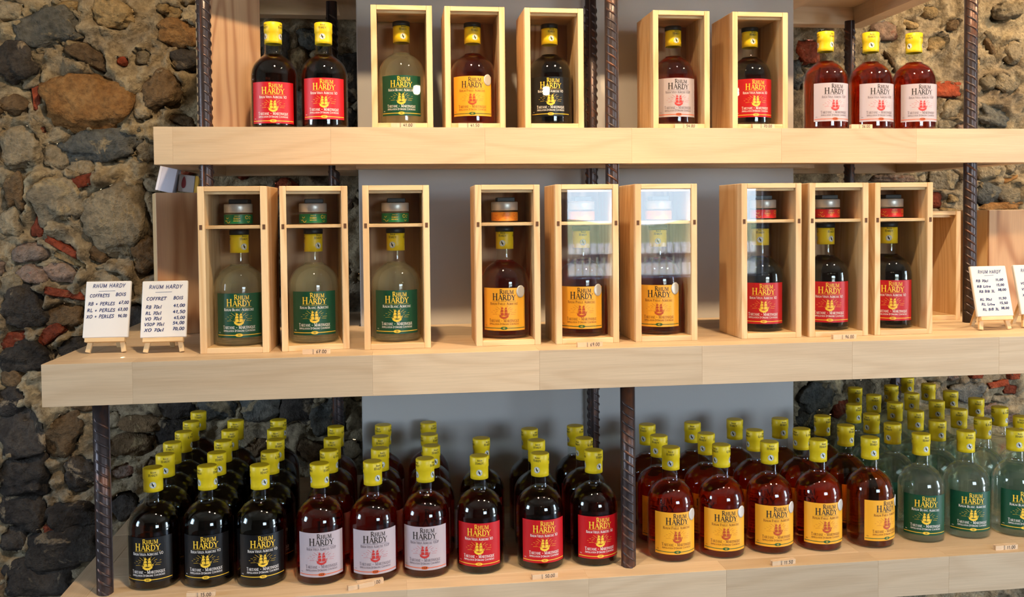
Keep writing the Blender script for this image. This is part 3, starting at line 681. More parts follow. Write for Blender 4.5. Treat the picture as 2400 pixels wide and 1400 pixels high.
LW, L0, L1 = 0.0868, 0.0155, 0.0935          # label arc width, bottom, top
LH = L1-L0
def ly(fr): return L1 - fr*LH
def ellipse(cx, cy, rx, ry, n=16): return [[(cx, cy), (cx+rx*math.cos(2*math.pi*i/n), cy+ry*math.sin(2*math.pi*i/n)), (cx+rx*math.cos(2*math.pi*(i+1)/n), cy+ry*math.sin(2*math.pi*(i+1)/n))] for i in range(n)]
def ship(cx, cy, s):
    q = []
    # hull
    for i in range(8):
        a, b = -1+2*i/8, -1+2*(i+1)/8
        def lo(t): return -1.02+0.34*t*t
        def hi(t): return -0.66+0.34*t*t
        q.append([(a*.72, lo(a)), (b*.72, lo(b)), (b*.72, hi(b)), (a*.72, hi(a))])
    for mx, top in ((-0.31, 1.0), (0.30, 0.92)):
        q += strokes2quads([(mx, -.55), (mx, top)], 0.05)
        for k, (z0, z1, w) in enumerate(((-.50, .02, .30), (.08, .46, .26), (.52, .80, .18))):
            q.append([(mx-w, z0), (mx+w*.85, z0+.03), (mx+w*1.0, (z0+z1)/2), (mx+w*.7, z1), (mx-w*.75, z1-.02), (mx-w*.72, (z0+z1)/2)])
    q += strokes2quads([(.45, -.40), (.95, -.05)], 0.05); q += strokes2quads([(.62, -.50), (.85, -.30), (.70, -.12)], 0.06)
    for x0, y0, x1, y1 in ((-.72, -.40, -.31, .95), (.72, -.40, .30, .90), (-.31, .95, .30, .30), (-.95, -.30, -.66, -.44)): q += strokes2quads([(x0, y0), (x1, y1)], 0.03)
    rays = []
    for k in range(13):
        a = math.radians(-8+196*k/12)
        if abs(math.degrees(a)-90) < 12: continue
        r0, r1 = 1.02+.12*(k % 2), 1.5+.25*((k*7) % 3)/2
        rays += strokes2quads([(r0*math.cos(a)*1.1, r0*math.sin(a)*.75-.15), (r1*math.cos(a)*1.25, r1*math.sin(a)*.75-.15)], 0.035)
    return [[(cx+x*s, cy+y*s) for x, y in f] for f in q+rays]
SPEC = {  # title ink, small ink, ship ink, rule ink, oval text ink, subtitle, oval text
 'VO': (M_gold, M_white_ink, M_gold, M_gold, M_ink, 'RHUM VIEUX AGRICOLE VO', 'VO'),
 'XO': (M_gold, M_white_ink, M_gold, M_gold, M_red_ink, 'RHUM VIEUX AGRICOLE XO', 'XO'),
 'VS': (M_dark_ink, M_grey_ink, M_red_ink, M_orange_ink, M_ink, 'RHUM VIEUX AGRICOLE VSOP', 'VSOP'),
 'YE': (M_dark_ink, M_brown_ink, M_rust_ink, M_green_ink, M_gold, 'RHUM PAILLE AGRICOLE', '42'),
 'GR': (M_gold, M_white_ink, M_gold, M_gold, M_green_ink, 'RHUM BLANC AGRICOLE', '50')}
ME_label = {}
def build_labels():
    R0 = RB_+0.00035; R1 = R0+0.00022; R2 = R0+0.0004
    for k, (ti, sm, sh, ru, ov, sub, ovt) in SPEC.items():
        lab = printmesh('label', patch(R0, -LW/2, LW/2, L0, L1), R0, M_paper[k])
        q = []
        a, w = text2d('RHUM', 0.0084, 0.82, weight=1.0); q += place(a, w, 0.0055, ly(0.140), 0.0262)
        a, w = text2d('H', 0.0122); q += place(a, w, -0.0160, ly(0.284), 0.0110)
        a, w = text2d('ARDY', 0.0092, None, weight=1.05); q += place(a, w, 0.0060, ly(0.283), 0.0325)
        subs = [('title_lettering', printmesh('title_lettering', q, R1, ti))]
        a, w = text2d(sub, 0.0045, 0.8, weight=1.15); subs.append(('subtitle_lettering', printmesh('subtitle_lettering', place(a, w, 0, ly(0.393), 0.0530), R1, sm)))
        a, w = text2d('TARTANE - MARTINIQUE', 0.0056, 0.78, weight=1.1); subs.append(('place_lettering', printmesh('place_lettering', place(a, w, 0, ly(0.797), 0.0585), R1, sm)))
        a, w = text2d("APPELLATION D'ORIGINE CONTROLEE", 0.0035, 0.8, weight=1.2); subs.append(('appellation_lettering', printmesh('appellation_lettering', place(a, w, 0, ly(0.862), 0.0580), R1, sm)))
        subs.append(('ship_emblem', printmesh('ship_emblem', ship(0, ly(0.575), 0.0114), R1, sh)))
        q = patch(R1, -LW/2+0.001, LW/2-0.001, ly(0.948), ly(0.932)) + ellipse(0, ly(0.940), 0.0066, 0.0029)
        nm = {'YE': 'green_rule', 'VS': 'red_rule'}.get(k, 'gold_rule'); subs.append((nm, printmesh(nm, q, R1, ru)))
        a, w = text2d(ovt, 0.0032, weight=1.2); subs.append(('strength_lettering', printmesh('strength_lettering', place(a, w, 0, ly(0.9595), min(w, 0.0090)), R2, ov)))
        a, w = text2d('DEPUIS 1830', 0.0014, weight=1.2, serif=False); q = place(a, w, 0, ly(0.318))
        q += patch(R1, -0.0225, -0.006, ly(0.312), ly(0.307), 4) + patch(R1, 0.006, 0.0225, ly(0.312), ly(0.307), 4)
        subs.append(('date_line', printmesh('date_line', q, R1, ti)))
        a, w = text2d('70CL', 0.0016, weight=1.3); subs.append(('volume_lettering', printmesh('volume_lettering', place(a, w, -0.0375, ly(0.895)), R1, sm)))
        ME_label[k] = (lab, subs)
build_labels()
def cap_print(boxed):
    dz = -0.0055 if boxed else 0.0; R = (RC1 if boxed else RC2)+0.00015; Rb = RC1+0.00018
    per = 2*math.pi*R/3; q = []; zc = 0.1765+dz*0.4
    for k in range(3):
        c = k*per
        a, w = text2d('RHUM', 0.0030, 0.8, weight=1.1); q += place(a, w, c+0.0012, 0.1974+dz)
        a, w = text2d('HARDY', 0.0044, 0.82, weight=1.05); q += place(a, w, c+0.0006, 0.1918+dz, 0.0158)
        if k == 1: q += [[(x+c-0.0125, y+0.1908+dz) for x, y in f] for f in text2d('4', 0.0062, pen=0.0007)[0]]
    ring = [(0.0051*math.cos(t*math.pi/12), zc+0.0051*math.sin(t*math.pi/12)) for t in range(25)]
    bird = [(-.0018, .0034), (-.0006, .0036), (.0006, .0012), (.0017, -.0002), (.0016, -.0022), (.0026, -.0036), (.0008, -.0030), (-.0004, -.0020), (-.0014, .0004)]
    return (printmesh('cap_lettering', q, R, M_ink), printmesh('badge', ellipse(0, zc, 0.0058, 0.0058, 20), Rb, M_badge),
            printmesh('bird_emblem', [[(x*1.1, zc+y*1.1) for x, y in bird]] + strokes2quads(ring, 0.0003), Rb+0.0002, M_black))
CAPP = {False: cap_print(False), True: cap_print(True)}
def medal_mesh():
    m = MB(); n = 24; R = RB_+0.0008; prof = [(0, 0.0005), (0.004, 0.0009), (0.0072, 0.0005), (0.0088, 0.0009), (0.0098, 0.0)]
    fn = wrap(R); rows = []
    for r, h in prof:
        fr = wrap(R+h)
        if r == 0: rows.append([len(m.v)]); m.v.append(fr(0.0335, 0.0865)); continue
        rows.append(list(range(len(m.v), len(m.v)+n))); m.v += [fr(0.0335+r*math.cos(2*math.pi*i/n), 0.0865+r*1.15*math.sin(2*math.pi*i/n)) for i in range(n)]
    for A, B in zip(rows, rows[1:]):
        for i in range(n):
            j = (i+1) % n
            m.f.append((A[0], B[i], B[j]) if len(A) == 1 else (A[i], B[i], B[j], A[j])); m.sm.append(True)
    return m.mesh('medal', M_medal)
ME_medal = medal_mesh()

def bottle(kind, label, x, y, z, label_deg=0.0, cap_deg=0.0, boxed=False, printed=True, medal=False, group=None, label_dz=0.0):
    face = -math.atan2(x, y)
    root = thing('rum_bottle', label, 'bottle', (x, y, z), face+math.radians(label_deg), group)
    obj('glass_body', ME_glass, root)
    obj('rum', ME_liq[kind], root)
    lab = obj('label', ME_label[kind][0], root, (0, 0, label_dz))
    if printed:
        for nm, me in ME_label[kind][1]: obj(nm, me, lab)
    if medal: obj('medal', ME_medal, root)
    cr = (0, 0, math.radians(cap_deg-label_deg))
    cap = obj('cap', ME_sleeve if boxed else ME_cap, root, (0, 0, 0), cr)
    obj('cap_lettering', CAPP[boxed][0], cap)
    for k in range(3):
        for nm, me in zip(('badge', 'bird_emblem'), CAPP[boxed][1:]): obj(nm, me, cap, (0, 0, 0), (0, 0, k*2*math.pi/3))
    if boxed: obj('stopper', ME_stopper, root)
    return root

# ------------------------------------------------------------------ lowest shelf: rows of bottles
ROWS = {
'VO1': [(-0.4285, 1.6692), (-0.429, 1.7594), (-0.4373, 1.8493), (-0.4359, 1.9395), (-0.4408, 2.0337), (-0.4463, 2.1342)],
'VO2': [(-0.335, 1.6655), (-0.3354, 1.7558), (-0.3403, 1.8468), (-0.3429, 1.937), (-0.3465, 2.0271)],
'VO3': [(-0.2425, 1.654), (-0.2371, 1.7478), (-0.2382, 1.8384), (-0.2497, 1.9278), (-0.2551, 2.0179)],
'VS1': [(-0.1379, 1.6481), (-0.1277, 1.739), (-0.1275, 1.8321), (-0.1271, 1.9318)],
'VS2': [(-0.0442, 1.6464), (-0.0325, 1.7359), (-0.0328, 1.8302), (-0.0289, 1.9307)],
'VS3': [(0.0498, 1.6506), (0.0643, 1.7397), (0.0641, 1.8317), (0.0663, 1.938)],
'XO1': [(0.1483, 1.6531), (0.1645, 1.7828)],
'XO2': [(0.2604, 1.6526), (0.2689, 1.7479), (0.2699, 1.8447)],
'XO3': [(0.3626, 1.6572), (0.364, 1.7491), (0.3673, 1.8549)],
'YE1': [(0.5102, 1.6546), (0.5137, 1.7448), (0.5174, 1.8409)],
'YE2': [(0.6096, 1.6565), (0.6114, 1.7468), (0.6159, 1.8438)],
'YE3': [(0.7082, 1.6638), (0.7172, 1.7572), (0.7128, 1.8554)],
'YE4': [(0.8065, 1.663), (0.8145, 1.7528), (0.8099, 1.8469)],
'YE5': [(0.913, 1.6632), (0.9156, 1.7649), (0.9087, 1.8548)],
'GR1': [(1.0264, 1.6748), (1.0184, 1.7647), (1.0216, 1.8549), (1.0331, 1.9539)],
'GR2': [(1.1257, 1.6803), (1.1229, 1.7725), (1.1308, 1.8662), (1.1344, 1.9563), (1.1325, 2.0465), (1.1339, 2.1384)],
'GR3': [(1.2282, 1.6738), (1.2268, 1.7748), (1.2338, 1.867), (1.238, 1.9571), (1.2316, 2.0492), (1.2361, 2.1486)],
'GR4': [(1.3201, 1.7793), (1.3354, 1.8727), (1.3433, 1.9672), (1.3373, 2.0573), (1.3392, 2.1534), (1.337, 2.247)]}
FACE = {'VO1': (-16, -3), 'VO2': (-8, 58), 'VO3': (3, 28), 'VS1': (1, 48), 'VS2': (3, 32), 'VS3': (-4, 55), 'XO1': (-3, 0), 'XO2': (9.7, -20), 'XO3': (15, 40),
        'YE1': (15, -4), 'YE2': (11, -45), 'YE3': (20, 10), 'YE4': (21, 34), 'YE5': (43, 26), 'GR1': (13, 36), 'GR2': (18, 25), 'GR3': (22, 25), 'GR4': (15, 40)}
NOUN = {'VO': 'black', 'VS': 'lilac-white', 'XO': 'red', 'YE': 'yellow', 'GR': 'green'}
WHICH = {'VO1': 'leftmost', 'VO2': 'middle', 'VO3': 'right-hand', 'VS1': 'left-hand', 'VS2': 'middle', 'VS3': 'right-hand', 'XO1': 'left-hand', 'XO2': 'middle', 'XO3': 'right-hand',
         'YE1': 'first', 'YE2': 'second', 'YE3': 'third', 'YE4': 'fourth', 'YE5': 'last', 'GR1': 'first', 'GR2': 'second', 'GR3': 'third', 'GR4': 'rightmost'}
RUM = {'VO': 'dark rum', 'VS': 'brown rum', 'XO': 'dark red rum', 'YE': 'amber rum', 'GR': 'clear rum'}
NTH = ['front', 'second', 'third', 'fourth', 'fifth', 'hindmost sixth']
for key, pts in ROWS.items():
    kd = key[:2]
    for i, (x, y) in enumerate(pts):
        if i == 0 and key != 'GR4':
            lab = 'front %s bottle of the %s %s-label row on the lowest shelf' % (RUM[kd], WHICH[key], NOUN[kd])
            bottle(kd, lab, x, y, ZB, *FACE[key], medal=(kd == 'YE'), group='%s-label bottles on the lowest shelf' % NOUN[kd])
        else:
            nth = NTH[i] if key != 'GR4' else NTH[i+1] if i < 5 else 'last'
            if key == 'GR4': nth = ['nearest', 'second', 'third', 'fourth', 'fifth', 'hindmost'][i]
            lab = 'yellow-capped %s bottle, %s in the %s %s-label row, lowest shelf' % (RUM[kd], nth, WHICH[key], NOUN[kd])
            lr = FACE[key][0]+rnd.uniform(-12, 12)
            bottle(kd, lab, x, y, ZB, lr, rnd.uniform(-60, 60), printed=(i == 1 and kd != 'GR'), group='%s-label bottles on the lowest shelf' % NOUN[kd])

# upper shelf: loose bottles
bottle('XO', 'left of the two red-label bottles at the left on the upper shelf', -0.2265, 1.816, ZT, -3, 58, group='red-label bottles on the upper shelf', label_dz=-0.008)
bottle('XO', 'right of the two red-label bottles at the left on the upper shelf', -0.1310, 1.813, ZT, -1, -8, group='red-label bottles on the upper shelf')
bottle('VS', 'leftmost of three red-amber bottles with pale pink labels, upper shelf', 0.8960, 1.816, ZT, 25, 52, group='pink-label bottles on the upper shelf')
bottle('VS', 'middle of three red-amber bottles with pale pink labels, upper shelf', 0.9960, 1.816, ZT, 27, 6, group='pink-label bottles on the upper shelf')
bottle('VS', 'rightmost of three red-amber bottles with pale pink labels, upper shelf', 1.0930, 1.816, ZT, 22, -34, group='pink-label bottles on the upper shelf')

# ------------------------------------------------------------------ wooden boxes with clear sliding front
BW, BD, ST = 0.1175, 0.121, 0.0112
def box_meshes(H, divider):
    h = BW/2; d = {}
    def part(nm, b, mat, c=0.0007, off=(0, 0, 0)): d[nm] = (MB().box(*b, c).mesh(nm, mat), off)
    part('side_panel', (-ST/2, ST/2, -BD/2, BD/2, -H/2, H/2), M_pine_z)
    part('bottom_panel', (-(h-ST), h-ST, -BD/2, BD/2, -0.005, 0.005), M_pine_x)
    part('top_panel', (-(h-ST), h-ST, -(BD-0.0005)/2, BD/2, -0.0045, 0.0045), M_pine_x)
    part('top_bead', (-(h-ST), h-ST, -0.0022, 0.0022, -0.0024, 0.0024), M_pine_x, 0.0005)
    part('back_panel', (-(h-ST), h-ST, -0.0025, 0.0025, -(H/2-0.0096), H/2-0.0096), M_cedar_z, 0.0004)
    part('pane', (-(h-ST)-0.001, h-ST+0.001, -0.0008, 0.0008, -(H-0.0185)/2, (H-0.0185)/2), M_pane, 0.0)
    part('divider', (-(h-0.004), h-0.004, -(BD-0.020)/2, (BD-0.020)/2, -0.003, 0.003), M_pine_x)
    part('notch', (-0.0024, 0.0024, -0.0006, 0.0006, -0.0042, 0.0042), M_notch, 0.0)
    return d
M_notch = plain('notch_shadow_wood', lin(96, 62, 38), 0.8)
BM = {'tall': box_meshes(0.291, True), 'short': box_meshes(0.236, False)}
def gift_box(label, kind, fx, fy, z, yaw_deg, group, pane=True):
    """fx, fy: middle of the front face at the foot"""
    H = 0.291 if kind == 'tall' else 0.236; m = BM[kind]; a = math.radians(yaw_deg)
    root = thing('wooden_gift_box', label, 'wooden box', (fx, fy, z), a, group); h = BW/2
    for s in (-1, 1): obj('side_panel', m['side_panel'][0], root, (s*(h-ST/2), BD/2, H/2))
    obj('bottom_panel', m['bottom_panel'][0], root, (0, BD/2, 0.005)); obj('top_panel', m['top_panel'][0], root, (0, BD/2+0.0003, H-0.0045))
    obj('top_bead', m['top_bead'][0], root, (0, 0.0095, H-0.0115))
    obj('back_panel', m['back_panel'][0], root, (0, BD-0.0032, H/2))
    if pane: obj('pane', m['pane'][0], root, (0, 0.0042, H/2-0.0005))
    if kind == 'tall' and pane:
        obj('divider', m['divider'][0], root, (0, 0.0085+(BD-0.020)/2, 0.2200))
        for s in (-1, 1): obj('notch', m['notch'][0], root, (s*(h-0.0052), 0.0000, 0.2200))
    return root
def in_box(fx, fy, yaw_deg, dx, dy):
    a = math.radians(yaw_deg); return fx + dx*math.cos(a) - dy*math.sin(a), fy + dx*math.sin(a) + dy*math.cos(a)

# jars of pearls
RJ = 0.0245
M_jarlab = {'GR': plain('jar_label_green', lin(14, 116, 66), 0.4), 'YE': plain('jar_label_orange', lin(246, 150, 44), 0.4), 'XO': plain('jar_label_red', lin(214, 34, 34), 0.4)}
M_pearl = {'GR': plain('pearls_pale', lin(150, 132, 92), 0.4), 'YE': plain('pearls_amber', lin(150, 84, 34), 0.4), 'XO': plain('pearls_brown', lin(110, 52, 30), 0.4)}
ME_jar = MB().lathe([(0, 0.0004), (RJ-0.002, 0), (RJ, 0.002), (RJ, 0.012), (RJ, 0.0215), (RJ-0.002, 0.025), (RJ-0.0035, 0.027), (0, 0.027)], 36).mesh('jar_glass', M_glass)
ME_fill = {k: MB().lathe([(0, 0.002), (RJ-0.0035, 0.002), (RJ-0.002, 0.004), (RJ-0.002, 0.0195), (0, 0.020)], 28).mesh('pearls', m) for k, m in M_pearl.items()}
ME_lid = MB().lathe([(RJ-0.002, 0.0218), (RJ-0.0002, 0.0218), (RJ+0.0003, 0.0226), (RJ+0.0003, 0.031), (RJ+0.0003, 0.0365), (RJ-0.001, 0.0378), (RJ-0.003, 0.0374), (0, 0.0374)], 40).mesh('lid', M_silver)
def jar_parts(k):
    R = RJ+0.0003; lab = printmesh('jar_label', patch(R, -0.052, 0.052, 0.0025, 0.0185, 40), R, M_jarlab[k])
    q = []
    a, w = text2d('PERLES DE', 0.0016, serif=False, weight=1.2); q += place(a, w, 0, 0.0150)
    a, w = text2d('HARDY', 0.0034, 0.85); q += place(a, w, 0, 0.0100)
    a, w = text2d('RHUM BLANC' if k == 'GR' else 'RHUM', 0.0016, serif=False, weight=1.2); q += place(a, w, 0, 0.0066)
    for cx, cy, rr, a0, a1 in ((-0.019, 0.0145, 0.003, 200, 340), (-0.0165, 0.0075, 0.0035, 190, 350), (-0.023, 0.010, 0.003, 200, 330), (0.0175, 0.0135, 0.0028, 20, 330), (0.021, 0.0075, 0.0026, 200, 350), (0.0245, 0.013, 0.0024, 0, 300)):
        q += strokes2quads(arc(cx, cy, rr, rr, a0, a1), 0.0008)
    return lab, printmesh('jar_lettering', q, R+0.0002, {'GR': M_gold, 'YE': M_orange_ink, 'XO': M_gold}[k])
ME_jl = {k: jar_parts(k) for k in M_jarlab}
def jar(k, label, x, y, z, deg, group):
    root = thing('pearl_jar', label, 'jar', (x, y, z), -math.atan2(x, y)+math.radians(deg), group)
    obj('jar_glass', ME_jar, root); obj('pearls', ME_fill[k], root); obj('lid', ME_lid, root)
    l = obj('jar_label', ME_jl[k][0], root); obj('jar_lettering', ME_jl[k][1], l)
ME_pad = MB().box(-0.0165, 0.0165, -0.0165, 0.0165, -0.004, 0.004, 0.001).mesh('foam_pad', M_black)

MID = [('GR', -0.2785, 1.6345, -2.2, -4, 30), ('GR', -0.140, 1.643, 7.0, 0, 32), ('GR', 0.0035, 1.6315, 1.6, 1, -22),
       ('YE', 0.203, 1.6355, -0.6, -3, -15), ('YE', 0.3485, 1.633, 0.0, 0, 12), ('YE', 0.497, 1.633, -0.2, 2, 0),
       ('XO', 0.7010, 1.635, -0.4, 8, 0), ('XO', 0.8330, 1.632, -0.3, 10, 40), ('XO', 0.9655, 1.635, -0.5, 10, 0)]
WN = ['left', 'middle', 'right']
for i, (k, fx, fy, yw, ld, cd) in enumerate(MID):
    n = NOUN[k]; w = WN[i % 3]
    gift_box('tall wooden jar box, %s of the three holding %s-label bottles' % (w, n), 'tall', fx, fy, ZM, yw, 'tall wooden boxes on the middle shelf')
    x, y = in_box(fx, fy, yw, 0, 0.0555)
    bottle(k, 'boxed %s-label bottle in the %s tall box of its colour, middle shelf' % (n, w), x, y, ZM+0.0101, ld, cd, boxed=True, medal=(k == 'YE'), group='boxed bottles on the middle shelf')
    jx, jy = in_box(fx, fy, yw, 0.0 if i != 6 else 0.004, 0.052)
    jar(k, 'small silver-lidded jar with %s label in the %s tall box' % ({'GR': 'green', 'YE': 'orange', 'XO': 'red'}[k], w), jx, jy, ZM+0.2232, rnd.uniform(-6, 6) if k != 'XO' else 22, 'silver-lidded jars in the tall boxes')
    px, py = in_box(fx, fy, yw, 0.002, 0.058)
    tag(obj('foam_pad', ME_pad, None, (px, py, ZM+0.2232+0.0379+0.004), (0, 0, math.radians(yw))), 'black foam pad above the %s-label jar in the %s tall box' % ({'GR': 'green', 'YE': 'orange', 'XO': 'red'}[k], w), 'foam pad', 'foam pads above the jars')

TOP = [('GR', 0.0190, 0.0, -2, 12), ('YE', 0.1605, 0.0, -2, 18), ('VO', 0.3170, 0.0, 2, 14), ('VS', 0.5755, 0.0, 14, 24), ('XO', 0.7405, 0.0, 16, 25)]
for k, fx, yw, ld, cd in TOP:
    n = NOUN[k] if k != 'VS' else 'pale pink'
    gift_box('short wooden box with clear front around the %s-label bottle, upper shelf' % n, 'short', fx, 1.783, ZT, yw, 'short wooden boxes on the upper shelf')
    x, y = in_box(fx, 1.783, yw, 0, 0.0555)
    bottle(k, 'boxed %s-label bottle behind a clear pane on the upper shelf' % n, x, y, ZT+0.0101, ld, cd, boxed=True, medal=(k == 'YE'), group='boxed bottles on the upper shelf')

# spare boxes turned away or standing empty
def turned_box(label, H, x, y, z, yaw_deg, sides=True):
    """a box seen from behind: closed board face"""
    root = thing('wooden_gift_box', label, 'wooden box', (x, y, z), math.radians(yaw_deg), 'spare wooden boxes'); h = BW/2; D = BD
    obj('back_panel', MB().box(-h+0.0004, h-0.0004, 0, 0.006, 0.0004, H-0.0004, 0.0006).mesh('back_panel', M_cedar_z), root)
    for s in (-1, 1): obj('side_panel', MB().box(-ST/2, ST/2, -(D-0.0062)/2, (D-0.0062)/2, -H/2, H/2, 0.0007).mesh('side_panel', M_pine_z), root, (s*(h-ST/2), 0.0062+(D-0.0062)/2, H/2))
    obj('top_panel', MB().box(-(h-ST), h-ST, 0.0062, D, H-0.009, H, 0.0005).mesh('top_panel', M_pine_x), root)
    obj('bottom_panel', MB().box(-(h-ST), h-ST, 0.0062, D, 0, 0.009, 0.0005).mesh('bottom_panel', M_pine_x), root)
    return root
turned_box('tall wooden box turned backwards behind the price cards, middle shelf left', 0.288, -0.417, 1.925, ZM, 17)
turned_box('tall wooden box turned backwards behind the left post, upper shelf', 0.291, -0.318, 1.880, ZT, 14)
gift_box('empty open wooden box behind the last red-label box, middle shelf', 'short', 1.1560, 1.835, ZM, 0, 'spare wooden boxes', pane=False)
turned_box('wooden box turned backwards behind the right steel post, middle shelf', 0.237, 1.3660, 1.872, ZM, -2)

# white carton and picture carton standing askew on the turned box
ZX = ZM+0.2881
def leaning(root, nm, b, deg, mat, c=0.0006):
    q = MB().box(*b, c); q.xform(Matrix.Rotation(math.radians(deg), 4, 'Y'))
    obj(nm, q.mesh(nm, mat), root); return q
def settle(root):       # rest the tilted piece on the board below
    lo = min(v.co.z for ch in root.children for v in ch.data.vertices)
    for ch in root.children: ch.location.z -= lo
r = thing('white_carton', 'small white carton tilted on the turned wooden box, far left', 'carton', (-0.4935, 1.985, ZX), 0.0)
leaning(r, 'carton_body', (0.006, 0.036, 0.0, 0.035, 0.0, 0.068), 13, plain('carton_white', lin(206, 204, 222), 0.6))
leaning(r, 'carton_flap', (0.0, 0.0055, 0.0015, 0.034, 0.0, 0.068), 13, plain('carton_flap', lin(226, 224, 236), 0.6)); settle(r)
r = thing('picture_carton', 'small grey carton with dark red drop and gold edge, beside white carton', 'carton', (-0.4500, 1.995, ZX), 0.0)
leaning(r, 'carton_body', (0.0, 0.032, 0.0, 0.03, 0.0, 0.036), 7, plain('carton_grey', lin(170, 160, 158), 0.6))
leaning(r, 'gold_edge', (0.0322, 0.0400, 0.001, 0.03, 0.0, 0.036), 7, plain('carton_gold', lin(206, 158, 60), 0.5))
q = MB().quadlist([[(0.0105+0.0042*math.sin(t*math.pi/10)*(1-0.35*math.cos(t*math.pi/10)), 0.020+0.0125*math.cos(t*math.pi/10)) for t in range(20)]], lambda x, y: (x, -0.0004, y)); q.xform(Matrix.Rotation(math.radians(7), 4, 'Y'))
obj('red_drop', q.mesh('red_drop', plain('drop_red', lin(120, 26, 30), 0.6), False), r); settle(r)

# ------------------------------------------------------------------ price cards on little easels
CW, CH, CT = 0.0775, 0.1010, 0.0065
def easel(label, x, y, yaw_deg, lines, tilt=15.0):
    """x, y: middle between the front feet"""
    root = thing('price_easel', label, 'price card', (x, y, ZM), math.radians(yaw_deg), 'handwritten price cards on small easels')
    t = math.radians(tilt)
    T = Matrix.Translation((0, 0.0, 0.0)) @ Matrix.Rotation(-t, 4, 'X')
    def leg(sx):
        m = MB()
        m.box(-0.0042, 0.0042, 0.0, 0.006, 0.0, 0.112, 0.0006)
        m.xform(T @ Matrix.Translation((sx*0.031, 0, 0)) @ Matrix.Rotation(math.radians(-sx*11), 4, 'Y'))
        mz = min(v[2] for v in m.v); m.v = [(a, b, c-mz) for a, b, c in m.v]
        obj('leg', m.mesh('leg', M_easel), root)
    leg(-1); leg(1)
    m = MB(); m.box(-0.004, 0.004, -0.003, 0.003, 0, 0.098, 0.0006); m.xform(Matrix.Translation((0, 0.074, 0)) @ Matrix.Rotation(math.radians(26), 4, 'X'))
    mz = min(v[2] for v in m.v); m.v = [(a, b, c-mz) for a, b, c in m.v]; obj('back_leg', m.mesh('back_leg', M_easel), root)
    m = MB(); m.box(-0.034, 0.034, -0.0105, 0.0, 0.0190, 0.0262, 0.0006); m.xform(T); obj('ledge', m.mesh('ledge', M_easel_x), root)
    m = MB(); m.box(-CW/2, CW/2, -CT-0.001, -0.001, 0.0268, 0.0268+CH, 0.0012); m.xform(T); card = obj('canvas', m.mesh('canvas', M_canvas), root)
    q = []
    for txt, cx, fy, h, wd_ in lines:
        if txt == '_': q += strokes2quads([(cx-wd_/2, CH*(1-fy)), (cx, CH*(1-fy)+0.0003), (cx+wd_/2, CH*(1-fy)+0.0006)], 0.0006); continue
        a, w = text2d(txt, h, pen=0.00105, slant=0.18, jit=0.05, track=0.10); q += place(a, w, cx, CH*(1-fy), wd_)
    m = MB().quadlist(q, lambda x, y: (x, -CT-0.00125, 0.0268+y)); m.xform(T); obj('handwriting', m.mesh('handwriting', M_pen, False), card)
    return root
C1 = [('RHUM HARDY', 0.001, .115, .0066, .056), ('_', -0.002, .180, 0, .028), ('COFFRETS', -0.014, .285, .0055, .034), ('BOIS', 0.022, .265, .0055, .018),
      ('RB + PERLES', -0.010, .430, .0056, .046), ('67,00', 0.028, .410, .0050, .017), ('RL + PERLES', -0.010, .545, .0056, .048), ('63,00', 0.027, .530, .0050, .017), ('XO + PERLES', -0.011, .655, .0056, .047), ('96,00', 0.027, .645, .0050, .016)]
C2 = [('RHUM HARDY', 0.001, .140, .0066, .057), ('_', -0.002, .205, 0, .028), ('COFFRET', -0.014, .345, .0055, .034), ('BOIS', 0.023, .335, .0055, .017),
      ('RB 70cl', -0.018, .490, .0055, .027), ('41,00', 0.025, .470, .0050, .020), ('RL 70cl', -0.018, .600, .0055, .027), ('41,50', 0.025, .580, .0050, .021),
      ('VO 70cl', -0.018, .695, .0052, .028), ('45,00', 0.026, .685, .0048, .019), ('VSOP 70cl', -0.016, .795, .0052, .034), ('54,00', 0.025, .775, .0050, .020), ('XO 70cl', -0.016, .895, .0052, .033), ('70,00', 0.025, .880, .0050, .020)]
C3 = [('RHUM HARDY', 0.001, .150, .0066, .050), ('_', -0.001, .195, 0, .020), ('RB 70cl', -0.018, .320, .0046, .027), ('11,00', 0.020, .300, .0042, .017), ('RB Litre', -0.016, .430, .0046, .030), ('15,00', 0.020, .405, .0042, .017),
      ('RB BIB 3L', -0.011, .530, .0046, .034), ('38,00', 0.022, .500, .0042, .018), ('RL 70cl', -0.016, .690, .0046, .026), ('11,50', 0.020, .670, .0042, .017), ('RL Litre', -0.013, .785, .0046, .029), ('15,50', 0.021, .765, .0042, .018), ('RL BIB 3L', -0.009, .885, .0046, .035), ('38,00', 0.022, .865, .0042, .018)]
easel('white price card with three box prices on an easel, leftmost', -0.507, 1.680, -2, C1)
easel('white price card with five box prices on an easel, left of boxes', -0.4045, 1.662, 1, C2)
easel('white price card with two groups of prices, by the right post', 1.173, 1.658, 1, C3)
easel('white price card cut off at the right picture edge', 1.2790, 1.676, 2, [('RHUM HARDY', 0.001, .150, .0066, .050), ('VO 70cl', -0.016, .40, .0046, .027), ('VSOP 70cl', -0.014, .52, .0046, .031), ('XO 70cl', -0.016, .64, .0046, .027)])

